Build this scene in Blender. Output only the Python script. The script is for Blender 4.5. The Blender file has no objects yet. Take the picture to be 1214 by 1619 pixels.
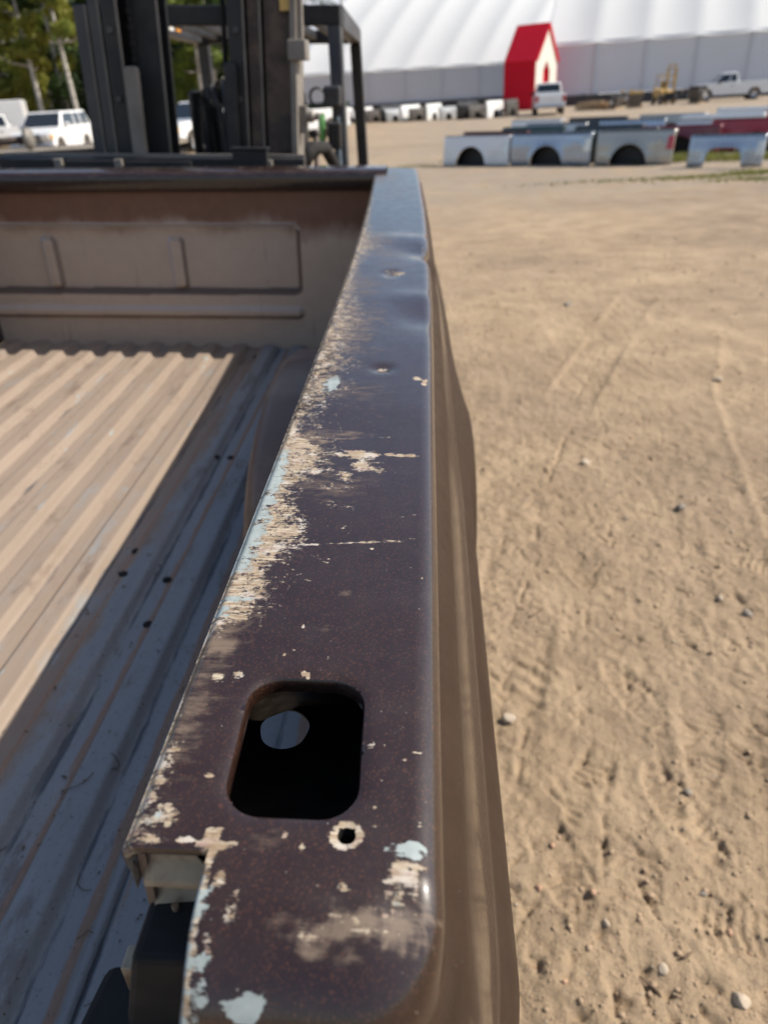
import bpy, bmesh, math, random
import numpy as np
from mathutils import Matrix, Vector
random.seed(7); rng = np.random.default_rng(7)
scene = bpy.context.scene
COL = scene.collection
R = math.radians

# ------------------------------------------------------------------ camera
CAM_H = 1.62
cam_d = bpy.data.cameras.new('camera'); cam = bpy.data.objects.new('camera', cam_d); COL.objects.link(cam)
cam.matrix_world = Matrix(((0.99719737, 0.0170267, 0.0728525, 0.0),
                           (0.05421992, 0.50650059, -0.86053318, 0.0),
                           (-0.05155187, 0.86207148, 0.50415788, CAM_H),
                           (0, 0, 0, 1)))
cam_d.sensor_fit = 'VERTICAL'; cam_d.sensor_height = 24.0
cam_d.lens = 24.0 * 1120.0 / 1619.0
cam_d.clip_start = 0.02; cam_d.clip_end = 2000
cam_d.dof.use_dof = True; cam_d.dof.focus_distance = 0.50; cam_d.dof.aperture_fstop = cam_d.lens / 3.6
scene.camera = cam

# ------------------------------------------------------------------ sky, sun, exposure
SUN_DIR = Vector((0.605, 0.10, 0.625)).normalized()        # towards the sun
world = bpy.data.worlds.new('World'); scene.world = world; world.use_nodes = True
wn = world.node_tree.nodes; wl = world.node_tree.links
sky = wn.new('ShaderNodeTexSky'); sky.sky_type = 'NISHITA'; sky.sun_disc = False
sky.sun_elevation = math.asin(SUN_DIR.z); sky.sun_rotation = math.atan2(SUN_DIR.x, SUN_DIR.y)
sky.air_density = 1.0; sky.dust_density = 1.6; sky.ozone_density = 1.0
bg = wn['Background']; bg.inputs['Strength'].default_value = 0.12
wl.new(sky.outputs[0], bg.inputs[0])
sun_d = bpy.data.lights.new('sun', 'SUN'); sun_d.energy = 5.0; sun_d.angle = R(0.53); sun_d.color = (1.0, 0.93, 0.82)
sun = bpy.data.objects.new('sun', sun_d); COL.objects.link(sun)
sun.rotation_euler = SUN_DIR.to_track_quat('Z', 'Y').to_euler(); sun.location = (30, 5, 30)
vs = scene.view_settings
vs.view_transform = 'Standard'; vs.look = 'None'; vs.gamma = 1.0; vs.exposure = 0.42; vs.use_curve_mapping = False

# ------------------------------------------------------------------ helpers
def link(o, parent=None):
    COL.objects.link(o)
    if parent is not None: o.parent = parent
    return o
def tag(o, label=None, cat=None, group=None, kind=None):
    if label: o['label'] = label
    if cat: o['category'] = cat
    if group: o['group'] = group
    if kind: o['kind'] = kind
    return o
def empty(name, loc=(0, 0, 0), rz=0.0, mat=None):
    o = bpy.data.objects.new(name, None); o.empty_display_size = 0.1
    COL.objects.link(o)
    if mat is not None: o.matrix_world = mat
    else: o.location = loc; o.rotation_euler = (0, 0, rz)
    return o
def mk(name, verts, faces, mat, parent=None, smooth=False, off=None, bevel=0, solid=0):
    me = bpy.data.meshes.new(name)
    v = np.asarray(verts, dtype=np.float64).reshape(-1, 3)
    if off is not None: v = v - np.asarray(off)
    if isinstance(faces, np.ndarray) and faces.ndim == 2:
        nf, k = faces.shape; me.vertices.add(len(v)); me.vertices.foreach_set('co', v.astype(np.float32).ravel())
        me.loops.add(nf * k); me.loops.foreach_set('vertex_index', faces.astype(np.int32).ravel())
        me.polygons.add(nf); me.polygons.foreach_set('loop_start', np.arange(0, nf * k, k, dtype=np.int32)); me.update(calc_edges=True)
    else: me.from_pydata(v.tolist(), [], [list(map(int, f)) for f in faces])
    me.materials.append(mat)
    if smooth: me.polygons.foreach_set('use_smooth', np.ones(len(me.polygons), dtype=bool))
    o = bpy.data.objects.new(name, me); link(o, parent)
    if solid:
        m = o.modifiers.new('thickness', 'SOLIDIFY'); m.thickness = solid; m.offset = -1
    if bevel:
        m = o.modifiers.new('edge', 'BEVEL'); m.width = bevel; m.segments = 2; m.limit_method = 'ANGLE'; m.angle_limit = R(40)
    return o
class MB:
    """collects shapes of one part"""
    def __init__(s): s.v = []; s.f = []
    def add(s, v, f):
        n = len(s.v); s.v += [tuple(map(float, p)) for p in v]; s.f += [[i + n for i in q] for q in f]; return s
    def hexa(s, p):      # 8 points: bottom 4 ccw, top 4 ccw
        return s.add(p, [(3, 2, 1, 0), (4, 5, 6, 7), (0, 1, 5, 4), (1, 2, 6, 5), (2, 3, 7, 6), (3, 0, 4, 7)])
    def box(s, x0, x1, y0, y1, z0, z1):
        return s.hexa([(x0, y0, z0), (x1, y0, z0), (x1, y1, z0), (x0, y1, z0), (x0, y0, z1), (x1, y0, z1), (x1, y1, z1), (x0, y1, z1)])
    def bar(s, a, b, w, d, up=(0, 0, 1)):
        a = Vector(a); b = Vector(b); t = (b - a).normalized(); u = Vector(up)
        if abs(t.dot(u)) > .95: u = Vector((0, 1, 0))
        x = t.cross(u).normalized() * (w / 2); y = x.cross(t).normalized() * (d / 2)
        return s.hexa([a - x - y, a + x - y, a + x + y, a - x + y, b - x - y, b + x - y, b + x + y, b - x + y])
    def tube(s, pts, r, n=10, cap=True):
        pts = [Vector(p) for p in pts]; m = len(pts); rs = r if isinstance(r, (list, tuple)) else [r] * m
        v = []; f = []; ref = Vector((0.31, 0.2, 0.93))
        for i, p in enumerate(pts):
            t = (pts[min(i + 1, m - 1)] - pts[max(i - 1, 0)]).normalized()
            if abs(t.dot(ref)) > .97: ref = Vector((0.9, 0.3, 0.1))
            x = t.cross(ref).normalized(); y = t.cross(x).normalized()
            for k in range(n):
                a = 2 * math.pi * k / n; v.append(p + (x * math.cos(a) + y * math.sin(a)) * rs[i])
        for i in range(m - 1):
            for k in range(n):
                k2 = (k + 1) % n; f.append((i * n + k, i * n + k2, (i + 1) * n + k2, (i + 1) * n + k))
        if cap: f.append(tuple(range(n))[::-1]); f.append(tuple((m - 1) * n + k for k in range(n)))
        return s.add(v, f)
    def lathe(s, prof, c, axis='x', n=24):   # prof: (radius, along axis)
        v = []; f = []; m = len(prof)
        for k in range(n):
            a = 2 * math.pi * k / n
            for r, h in prof:
                p = {'x': (h, r * math.cos(a), r * math.sin(a)), 'y': (r * math.cos(a), h, r * math.sin(a)), 'z': (r * math.cos(a), r * math.sin(a), h)}[axis]
                v.append((p[0] + c[0], p[1] + c[1], p[2] + c[2]))
        for k in range(n):
            k2 = (k + 1) % n
            for i in range(m - 1): f.append((k * m + i, k * m + i + 1, k2 * m + i + 1, k2 * m + i))
        return s.add(v, f)
    def prism(s, poly, y0, y1, map3=lambda x, y, z: (x, y, z)):   # poly in (x,z), extruded along y
        n = len(poly)
        v = [map3(x, y0, z) for x, z in poly] + [map3(x, y1, z) for x, z in poly]
        f = [tuple(range(n)), tuple(range(2 * n - 1, n - 1, -1))] + [(i, i + n, (i + 1) % n + n, (i + 1) % n) for i in range(n)]
        return s.add(v, f)
    def quad(s, a, b, c, d): return s.add([a, b, c, d], [(0, 1, 2, 3)])
    def build(s, name, mat, parent=None, smooth=False, off=None, bevel=0, solid=0):
        o = mk(name, s.v, s.f, mat, parent, smooth, off, bevel, solid)
        bm = bmesh.new(); bm.from_mesh(o.data); bmesh.ops.recalc_face_normals(bm, faces=bm.faces); bm.to_mesh(o.data); bm.free()
        return o
def grid_faces(nr, nc, off=0):
    i = np.arange(nr - 1)[:, None] * nc + np.arange(nc - 1)[None, :] + off
    return np.stack([i, i + 1, i + nc + 1, i + nc], -1).reshape(-1, 4)
def copy_tree(o, parent=None):
    c = o.copy(); COL.objects.link(c); c.parent = parent
    if parent is not None: c.matrix_parent_inverse = o.matrix_parent_inverse.copy()
    for ch in list(o.children): copy_tree(ch, c)
    return c
def sstep(a, b, x):
    t = np.clip((x - a) / (b - a), 0, 1); return t * t * (3 - 2 * t)
_perm = rng.permutation(4096); _val = rng.random(4096)
def vnoise(x, y):
    xi = np.floor(x).astype(np.int64); yi = np.floor(y).astype(np.int64); fx = x - xi; fy = y - yi
    fx = fx * fx * (3 - 2 * fx); fy = fy * fy * (3 - 2 * fy)
    h = lambda a, b: _val[(_perm[a & 4095] + b * 131) & 4095]
    return (h(xi, yi) * (1 - fx) + h(xi + 1, yi) * fx) * (1 - fy) + (h(xi, yi + 1) * (1 - fx) + h(xi + 1, yi + 1) * fx) * fy
def fbm(x, y, o=4, g=.5):
    s = 0; a = 1; t = 0
    for k in range(o):
        s = s + a * (vnoise(x * 2 ** k + 17.3 * k, y * 2 ** k + 9.1 * k) - .5); t += a; a *= g
    return s / t

# ------------------------------------------------------------------ material helpers
class NT:
    def __init__(s, name):
        s.m = bpy.data.materials.new(name); s.m.use_nodes = True; s.t = s.m.node_tree; s.n = s.t.nodes
        s.b = s.n['Principled BSDF']; s.out = s.n['Material Output']
    def set(s, inp, v):
        if hasattr(v, 'links') or isinstance(v, bpy.types.NodeSocket): s.t.links.new(v, inp)
        else:
            if isinstance(v, (tuple, list)) and len(v) == 3 and inp.type == 'RGBA': v = (*v, 1)
            inp.default_value = v
    def P(s, **k):
        for a, v in k.items(): s.set(s.b.inputs[a.replace('_', ' ')], v)
        return s
    def node(s, t, **k):
        n = s.n.new(t)
        for a, v in k.items(): setattr(n, a, v)
        return n
    def coord(s, which='Object', scale=(1, 1, 1), rot=(0, 0, 0)):
        c = s.node('ShaderNodeTexCoord').outputs[which]
        return s.mapv(c, scale, rot)
    def mapv(s, c, scale=(1, 1, 1), rot=(0, 0, 0)):
        m = s.node('ShaderNodeMapping'); s.set(m.inputs[0], c); m.inputs['Scale'].default_value = scale; m.inputs['Rotation'].default_value = rot
        return m.outputs[0]
    def attr(s, name, what='Fac'):
        a = s.node('ShaderNodeAttribute'); a.attribute_name = name; return a.outputs[what]
    def noise(s, vec, scale, detail=3, rough=.5, out='Fac', dist=0):
        n = s.node('ShaderNodeTexNoise'); s.set(n.inputs['Vector'], vec); n.inputs['Scale'].default_value = scale
        n.inputs['Detail'].default_value = detail; n.inputs['Roughness'].default_value = rough; n.inputs['Distortion'].default_value = dist
        return n.outputs[out]
    def voro(s, vec, scale, out='Color', feature='F1'):
        n = s.node('ShaderNodeTexVoronoi', feature=feature); s.set(n.inputs['Vector'], vec); n.inputs['Scale'].default_value = scale
        return n.outputs[out]
    def math(s, op, a, b=0.0, c=0.0, clamp=False):
        n = s.node('ShaderNodeMath', operation=op, use_clamp=clamp); s.set(n.inputs[0], a); s.set(n.inputs[1], b); s.set(n.inputs[2], c); return n.outputs[0]
    def ramp(s, x, lo, hi, a=0.0, b=1.0):
        n = s.node('ShaderNodeMapRange', interpolation_type='SMOOTHSTEP'); s.set(n.inputs[0], x)
        for i, v in zip((1, 2, 3, 4), (lo, hi, a, b)): s.set(n.inputs[i], v)
        return n.outputs[0]
    def mix(s, fac, a, b, mode='MIX'):
        n = s.node('ShaderNodeMix', data_type='RGBA', blend_type=mode); s.set(n.inputs[0], fac); s.set(n.inputs[6], a); s.set(n.inputs[7], b); return n.outputs[2]
    def bump(s, h, strength=.3, dist=.01, normal=None):
        n = s.node('ShaderNodeBump'); s.set(n.inputs['Height'], h); n.inputs['Strength'].default_value = strength; n.inputs['Distance'].default_value = dist
        if normal is not None: s.set(n.inputs['Normal'], normal)
        return n.outputs[0]
    def sep(s, v):
        n = s.node('ShaderNodeSeparateXYZ'); s.set(n.inputs[0], v); return n.outputs
def plain(name, col, rough=.5, metal=0., var=.25, scale=8, coat=0., dirt=None, dirt_amt=.5, bump=0.):
    t = NT(name); c = t.coord(); n = t.noise(c, scale, 5, .6)
    lo = tuple(v * (1 - var) for v in col); hi = tuple(min(1, v * (1 + var)) for v in col)
    cc = t.mix(n, lo, hi)
    if dirt:
        d = t.ramp(t.noise(c, scale * .6, 6, .65), .42, .66, 0, dirt_amt); cc = t.mix(d, cc, dirt)
    t.P(Base_Color=cc, Roughness=t.ramp(t.noise(c, scale * 2, 3), .3, .7, max(.03, rough - .08), min(1, rough + .1)), Metallic=metal, Coat_Weight=coat, Coat_Roughness=.08)
    if bump: t.P(Normal=t.bump(t.noise(c, scale * 6, 4), .4, bump))
    return t.m

# ------------------------------------------------------------------ materials
def mat_ground():
    t = NT('packed_dirt'); c = t.coord()
    big = t.noise(c, .35, 5, .6); mid = t.noise(c, 2.6, 6, .62); fine = t.noise(c, 38, 6, .7); grit = t.noise(c, 240, 3, .6)
    col = t.mix(t.ramp(mid, .3, .7), (.29, .21, .132), (.425, .315, .202))
    col = t.mix(t.ramp(big, .40, .66, 0, .6), col, (.235, .175, .125))
    col = t.mix(t.ramp(fine, .52, .72, 0, .75), col, (.20, .14, .092))
    col = t.mix(t.ramp(t.noise(c, 14, 6, .72), .5, .7, 0, .5), col, (.235, .175, .125))
    col = t.mix(t.ramp(grit, .58, .72, 0, .45), col, (.46, .38, .29))
    far = t.math('MULTIPLY', t.attr('gravel'), t.ramp(t.noise(c, 1.3, 6, .7), .3, .6))
    col = t.mix(far, col, (.25, .215, .175))
    specks = t.ramp(t.voro(c, 130, 'Distance'), .0, .22, 1, 0)
    sp2 = t.math('MULTIPLY', specks, t.ramp(t.noise(c, 9, 3), .52, .62))
    col = t.mix(t.math('MULTIPLY', sp2, .65), col, (.12, .09, .07))
    damp = t.math('MULTIPLY', t.attr('damp'), t.ramp(t.noise(c, 3.0, 5), .3, .65, .3, 1))
    col = t.mix(t.math('MULTIPLY', damp, .45), col, (.15, .105, .07))
    h = t.math('ADD', t.math('MULTIPLY', t.noise(c, 55, 6, .68), 1.0), t.math('MULTIPLY', grit, .35))
    h = t.math('ADD', h, t.math('MULTIPLY', sp2, .5))
    t.P(Base_Color=col, Roughness=.95, Specular_IOR_Level=.2, Normal=t.bump(h, 1.0, .012))
    return t.m
def mat_paint():
    """weathered dark brown metallic body paint, chips down to primer and an old blue coat"""
    t = NT('worn_brown_paint'); uv = t.attr('surf', 'Vector')
    prim = t.attr('prim'); blue = t.attr('blue'); haze = t.attr('haze'); edge = t.attr('edge')
    streak = t.math('ADD', t.math('MULTIPLY', t.noise(t.mapv(uv, (45, 280, 1)), 1, 6, .72), .5), t.math('MULTIPLY', t.noise(t.mapv(uv, (85, 1150, 1), (0, 0, .05)), 1, 4, .75), .5))
    blot = t.noise(uv, 330, 6, .72); blot2 = t.noise(uv, 90, 5, .65)
    nz = t.math('ADD', t.math('ADD', t.math('MULTIPLY', streak, .52), t.math('MULTIPLY', blot, .38)), t.math('MULTIPLY', blot2, .30))   # mean ~.62
    pm = t.ramp(t.math('ADD', prim, t.math('MULTIPLY', t.math('SUBTRACT', nz, .605), 5.2)), .50, .66)
    bm_ = t.ramp(t.math('ADD', blue, t.math('MULTIPLY', t.math('SUBTRACT', t.math('ADD', t.math('MULTIPLY', blot2, .7), t.math('MULTIPLY', streak, .5)), .6), 4.2)), .5, .62)
    hn = t.noise(t.mapv(uv, (40, 160, 1)), 1, 7, .75)
    hm = t.math('MULTIPLY', t.ramp(t.math('ADD', haze, t.math('MULTIPLY', t.math('SUBTRACT', hn, .5), 2.0)), .25, 1.05), .85)
    flake = t.voro(uv, 1300, 'Color'); fl = t.sep(flake)
    paint = t.mix(t.noise(uv, 14, 4), (.0135, .0060, .0042), (.0235, .0108, .0072))
    paint = t.mix(t.ramp(fl[0], .80, 1.0, 0, .5), paint, (.11, .042, .022))
    fade = t.math('MULTIPLY', t.ramp(t.noise(uv, 26, 5, .6), .35, .75), .35)
    paint = t.mix(fade, paint, (.026, .016, .0135))
    dust = t.ramp(t.voro(uv, 210, 'Distance'), 0, .13, 1, 0)
    dust = t.math('MULTIPLY', dust, t.ramp(t.sep(t.voro(uv, 210, 'Color'))[1], .84, .9))
    film = t.math('MULTIPLY', t.ramp(t.noise(uv, 60, 6, .7), .48, .85), .03)
    paint = t.mix(film, paint, (.30, .25, .20))
    col = t.mix(hm, paint, t.mix(t.noise(uv, 45, 4), (.11, .075, .052), (.22, .165, .12)))
    rust = t.ramp(t.noise(uv, 60, 5, .7), .55, .72)
    tan = t.mix(t.ramp(t.noise(t.mapv(uv, (45, 330, 1)), 1, 7, .75), .36, .66), (.21, .145, .085), (.45, .385, .295))
    tan = t.mix(t.ramp(t.noise(uv, 55, 4, .6), .52, .64, 0, .8), tan, (.44, .40, .355))
    tan = t.mix(t.ramp(t.noise(t.mapv(uv, (70, 900, 1)), 1, 5, .75), .55, .66, 0, .85), tan, (.055, .035, .028))
    tan = t.mix(t.math('MULTIPLY', t.ramp(t.noise(t.mapv(uv, (60, 200, 1)), 1, 5, .65), .52, .68), .75), tan, (.25, .155, .135))
    tan = t.mix(t.math('MULTIPLY', rust, .5), tan, (.22, .10, .05))
    col = t.mix(pm, col, tan)
    bl = t.mix(t.noise(uv, 120, 5), (.17, .205, .20), (.36, .40, .395))
    col = t.mix(bm_, col, bl)
    col = t.mix(t.math('MULTIPLY', dust, .55), col, (.60, .54, .46))
    em = t.ramp(t.math('ADD', edge, t.math('MULTIPLY', t.math('SUBTRACT', t.noise(t.mapv(uv, (900, 130, 1)), 1, 4, .7), .5), 2.6)), .85, .95)
    col = t.mix(em, col, (.55, .51, .45))
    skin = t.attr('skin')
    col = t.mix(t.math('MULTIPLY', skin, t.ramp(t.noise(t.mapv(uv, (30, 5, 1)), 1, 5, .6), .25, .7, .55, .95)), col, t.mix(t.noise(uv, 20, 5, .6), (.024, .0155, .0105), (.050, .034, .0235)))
    worn = t.math('MAXIMUM', t.math('MAXIMUM', pm, bm_), t.math('MULTIPLY', hm, .8))
    rg = t.ramp(t.noise(uv, 35, 6, .7), .3, .75, .30, .46)
    worn = t.math('MAXIMUM', worn, t.math('MULTIPLY', skin, .95))
    rough = t.math('ADD', rg, t.math('MULTIPLY', worn, .38))
    hgt = t.math('ADD', t.math('MULTIPLY', pm, -.9), t.math('MULTIPLY', bm_, -.7))
    hgt = t.math('ADD', hgt, t.math('MULTIPLY', t.noise(uv, 420, 4), .12))
    t.P(Base_Color=col, Roughness=rough, Metallic=t.math('MULTIPLY', t.math('SUBTRACT', 1, worn), .0), Specular_IOR_Level=t.math('SUBTRACT', .4, t.math('MULTIPLY', skin, .34)),
        Coat_Weight=t.math('MULTIPLY', t.math('SUBTRACT', 1, worn), .75), Coat_Roughness=.08, Normal=t.bump(hgt, .5, .0006))
    return t.m
def mat_floor():
    t = NT('dusty_bed_floor'); c = t.coord()
    lng = t.noise(t.mapv(c, (26, 2.2, 8)), 1, 6, .65); blot = t.noise(c, 9, 6, .7); fine = t.noise(c, 130, 4, .7)
    x = t.sep(c)[0]
    dust_shade_mask = t.ramp(t.math('ADD', t.math('ADD', t.math('MULTIPLY', t.math('SUBTRACT', lng, .5), 1.0), t.math('MULTIPLY', t.math('SUBTRACT', blot, .5), .7)), t.attr('dust')), .35, .62)
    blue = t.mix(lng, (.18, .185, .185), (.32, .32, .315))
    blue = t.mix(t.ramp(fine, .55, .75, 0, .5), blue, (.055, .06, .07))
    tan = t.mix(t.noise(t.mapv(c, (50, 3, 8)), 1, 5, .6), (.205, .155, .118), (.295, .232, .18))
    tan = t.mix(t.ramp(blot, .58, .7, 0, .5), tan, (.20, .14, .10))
    col = t.mix(dust_shade_mask, blue, tan)
    chip = t.ramp(t.noise(t.mapv(c, (60, 9, 8)), 1, 4, .6), .655, .70)
    col = t.mix(t.math('MULTIPLY', chip, .7), col, (.25, .29, .295))
    shade_rust_line = t.ramp(t.math('ADD', t.attr('rust'), t.math('MULTIPLY', t.math('SUBTRACT', t.noise(t.mapv(c, (60, 8, 8)), 1, 6, .7), .5), 1.6)), .5, .8)
    col = t.mix(shade_rust_line, col, t.mix(fine, (.20, .12, .08), (.33, .215, .145)))
    dark = t.ramp(t.math('ADD', t.attr('grime_shade'), t.math('MULTIPLY', t.math('SUBTRACT', t.noise(t.mapv(c, (45, 5, 8)), 1, 6, .7), .5), 1.7)), .55, .85)
    col = t.mix(t.math('MULTIPLY', dark, .8), col, (.045, .05, .06))
    scuff = t.ramp(t.noise(t.mapv(c, (16, 5, 8)), 1, 7, .75), .54, .66, 0, .55)
    col = t.mix(scuff, col, (.12, .085, .065))
    fleck = t.ramp(t.noise(c, 60, 6, .8), .64, .69)
    col = t.mix(t.math('MULTIPLY', fleck, .7), col, (.05, .045, .045))
    t.P(Base_Color=col, Roughness=t.ramp(lng, .3, .7, .45, .75), Specular_IOR_Level=.4, Normal=t.bump(t.math('ADD', blot, t.math('MULTIPLY', fine, .4)), .35, .003))
    return t.m
def mat_bulkhead():
    t = NT('dusty_brown_bulkhead'); c = t.coord()
    n = t.noise(t.mapv(c, (6, 6, 3)), 1, 6, .65); n2 = t.noise(c, 28, 5, .65)
    d = t.ramp(t.math('ADD', t.attr('dust'), t.math('MULTIPLY', t.math('SUBTRACT', n, .5), .8)), .3, .72)
    brown = t.mix(n2, (.15, .068, .038), (.24, .12, .072))
    tan = t.mix(n2, (.45, .325, .235), (.58, .44, .33))
    col = t.mix(d, brown, tan)
    run = t.ramp(t.noise(t.mapv(c, (30, 10, 2)), 1, 5, .7), .6, .75, 0, .45)
    col = t.mix(run, col, (.11, .06, .04))
    spot = t.ramp(t.noise(c, 70, 5, .8), .68, .72, 0, .7)
    col = t.mix(spot, col, (.06, .035, .03))
    col = t.mix(t.math('MULTIPLY', t.attr('shade_rust_line'), .8), col, (.07, .042, .032))  # painted shade: dark lines on pressed edges turned from the sun
    eg = t.attr('edge_highlight')
    col = t.mix(t.math('MULTIPLY', eg, .85), col, (.46, .46, .47))  # painted highlight: pale lines along the pressed edges
    t.P(Base_Color=col, Roughness=.6, Specular_IOR_Level=.35, Normal=t.bump(n2, .15, .004))
    return t.m
def mat_fabric(name, col, trans=.35, stain=.1):
    t = NT(name); c = t.coord(); n = t.noise(c, .5, 5, .6)
    cc = t.mix(n, tuple(v * (1 - stain) for v in col), col)
    t.P(Base_Color=cc, Roughness=.6, Specular_IOR_Level=.25)
    tr = t.node('ShaderNodeBsdfTranslucent'); t.set(tr.inputs[0], cc)
    mx = t.node('ShaderNodeMixShader'); mx.inputs[0].default_value = trans
    t.t.links.new(t.b.outputs[0], mx.inputs[1]); t.t.links.new(tr.outputs[0], mx.inputs[2]); t.t.links.new(mx.outputs[0], t.out.inputs[0])
    return t.m
def mat_leaf(name, a, b, c3):
    t = NT(name); c = t.coord(); r = t.attr('tint')
    col = t.mix(r, a, b); col = t.mix(t.ramp(t.noise(c, .55, 3), .45, .7), col, c3)
    t.P(Base_Color=col, Roughness=.55, Specular_IOR_Level=.3)
    tr = t.node('ShaderNodeBsdfTranslucent'); t.set(tr.inputs[0], col)
    mx = t.node('ShaderNodeMixShader'); mx.inputs[0].default_value = .45
    t.t.links.new(t.b.outputs[0], mx.inputs[1]); t.t.links.new(tr.outputs[0], mx.inputs[2]); t.t.links.new(mx.outputs[0], t.out.inputs[0])
    return t.m
def mat_bark():
    t = NT('birch_bark'); c = t.coord(); n = t.noise(t.mapv(c, (3, 3, 9)), 1, 5, .7)
    t.P(Base_Color=t.mix(t.ramp(n, .52, .62), (.48, .45, .40), (.07, .06, .05)), Roughness=.9); return t.m
def mat_carpaint(name, col, metal=0., rough=.3):
    t = NT(name); c = t.coord()
    d = t.ramp(t.noise(c, 2.2, 6, .65), .45, .8, 0, .4)
    cc = t.mix(d, col, tuple(.6 * v + .4 * w for v, w in zip(col, (.35, .27, .19))))
    t.P(Base_Color=cc, Roughness=t.ramp(t.noise(c, 6, 4), .3, .7, rough - .05, rough + .15), Metallic=metal, Coat_Weight=.6, Coat_Roughness=.06); return t.m
M = dict(
    ground=mat_ground(), paint=mat_paint(), floor=mat_floor(), bulk=mat_bulkhead(),
    inner=plain('brown_inner_steel', (.15, .095, .07), .4, 0, .4, 9, dirt=(.27, .20, .145), dirt_amt=.6),
    cream=plain('faded_cream_primer', (.40, .32, .215), .65, 0, .3, 60, dirt=(.16, .09, .05), dirt_amt=.8),
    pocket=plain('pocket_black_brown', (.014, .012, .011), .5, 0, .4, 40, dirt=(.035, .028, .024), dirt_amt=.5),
    rubber=plain('black_rubber', (.010, .0095, .009), .92, 0, .3, 20, dirt=(.032, .027, .022), dirt_amt=.5),
    steel=plain('dull_dark_steel', (.10, .095, .09), .5, .5, .3, 20, dirt=(.16, .12, .09), dirt_amt=.5),
    fl_black=plain('forklift_black_paint', (.011, .011, .013), .5, .1, .3, 9, dirt=(.05, .044, .038), dirt_amt=.4),
    fl_grey=plain('forklift_grey_paint', (.040, .042, .048), .45, .1, .3, 9, dirt=(.10, .085, .07), dirt_amt=.4),
    fl_dust=plain('dusty_mast_steel', (.21, .19, .165), .6, .2, .3, 12, dirt=(.11, .09, .075), dirt_amt=.5),
    fl_rust=plain('rusty_mast_channel', (.045, .032, .028), .6, .2, .35, 14, dirt=(.15, .10, .07), dirt_amt=.6),
    chrome=plain('bright_steel_rod', (.6, .6, .6), .2, 1., .1, 20),
    green=plain('lime_plastic', (.25, .62, .18), .5, 0, .15, 20),
    yellow=plain('faded_yellow_paint', (.62, .40, .12), .5, 0, .25, 4, dirt=(.20, .13, .07), dirt_amt=.7),
    sticker=plain('white_label', (.70, .69, .66), .5, 0, .15, 40, dirt=(.3, .26, .2), dirt_amt=.4), orange=plain('orange_label', (.75, .30, .04), .5),
    amber=plain('amber_plastic', (.75, .35, .05), .3),
    glass=plain('dark_car_glass', (.018, .022, .026), .06, 0, .2, 3, coat=.5),
    tyre=plain('tyre_rubber', (.022, .021, .020), .85, 0, .3, 12, dirt=(.14, .11, .08), dirt_amt=.6),
    rim=plain('alloy_rim', (.42, .42, .43), .35, .8, .2, 10),
    black=plain('black_trim', (.010, .010, .011), .55),
    red_lens=plain('red_tail_lens', (.42, .01, .015), .15, 0, .2, 10, coat=.8),
    white_lens=plain('clear_lamp_lens', (.70, .70, .68), .12, .2, .15, 10, coat=.8),
    white=mat_carpaint('white_car_paint', (.80, .80, .79)), silver=mat_carpaint('silver_car_paint', (.46, .47, .48), .55, .3),
    bluesilver=mat_carpaint('blue_silver_car_paint', (.40, .44, .50), .6, .25), pewter=mat_carpaint('pewter_car_paint', (.42, .40, .36), .5, .3),
    maroon=mat_carpaint('maroon_car_paint', (.16, .015, .025), .2, .3), red=mat_carpaint('red_car_paint', (.36, .02, .03), .1, .3),
    black_car=mat_carpaint('black_car_paint', (.02, .02, .022), .1, .3), green_car=mat_carpaint('dark_green_car_paint', (.02, .05, .045), .2, .3),
    tent=mat_fabric('white_tent_fabric', (.76, .765, .76), .25, .05), tent_wall=mat_fabric('grey_tent_wall_fabric', (.70, .725, .77), .12, .1),
    redfab=mat_fabric('red_fabric', (.82, .03, .07), .55, .06), creamfab=mat_fabric('cream_fabric', (.82, .80, .72), .25, .05),
    leaf_y=mat_leaf('yellow_green_leaves', (.20, .235, .045), (.34, .31, .06), (.12, .17, .035)),
    leaf_g=mat_leaf('green_leaves', (.12, .18, .04), (.24, .28, .05), (.08, .13, .03)),
    leaf_d=mat_leaf('dark_green_leaves', (.03, .06, .018), (.07, .115, .028), (.02, .04, .015)),
    grass=mat_leaf('dry_green_grass', (.13, .17, .03), (.27, .24, .08), (.10, .14, .03)),
    bark=mat_bark(), twig=plain('dry_twig', (.12, .08, .05), .9), wood=plain('weathered_timber', (.46, .33, .20), .85, 0, .35, 3),
    stone_l=plain('pale_stone', (.40, .335, .26), .9, 0, .3, 40, dirt=(.28, .19, .12), dirt_amt=.6), stone_g=plain('grey_stone', (.20, .175, .15), .85, 0, .3, 40, dirt=(.27, .20, .13), dirt_amt=.5),
    clod=plain('dry_dirt_clod', (.34, .245, .16), .95, 0, .3, 60, dirt=(.22, .155, .10), dirt_amt=.6), stone_r=plain('reddish_stone', (.42, .25, .16), .9, 0, .3, 40, dirt=(.30, .2, .13), dirt_amt=.5),
    deck=plain('worn_trailer_deck', (.26, .22, .17), .85, 0, .35, 5, dirt=(.12, .10, .08), dirt_amt=.6), container=plain('dark_green_steel', (.02, .055, .035), .6, 0, .3, 1),
    box_grey=plain('grey_trailer_skin', (.34, .35, .37), .5, .1, .15, 1), concrete=plain('dark_base_blocks', (.075, .07, .068), .9, 0, .4, .8),
)

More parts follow.
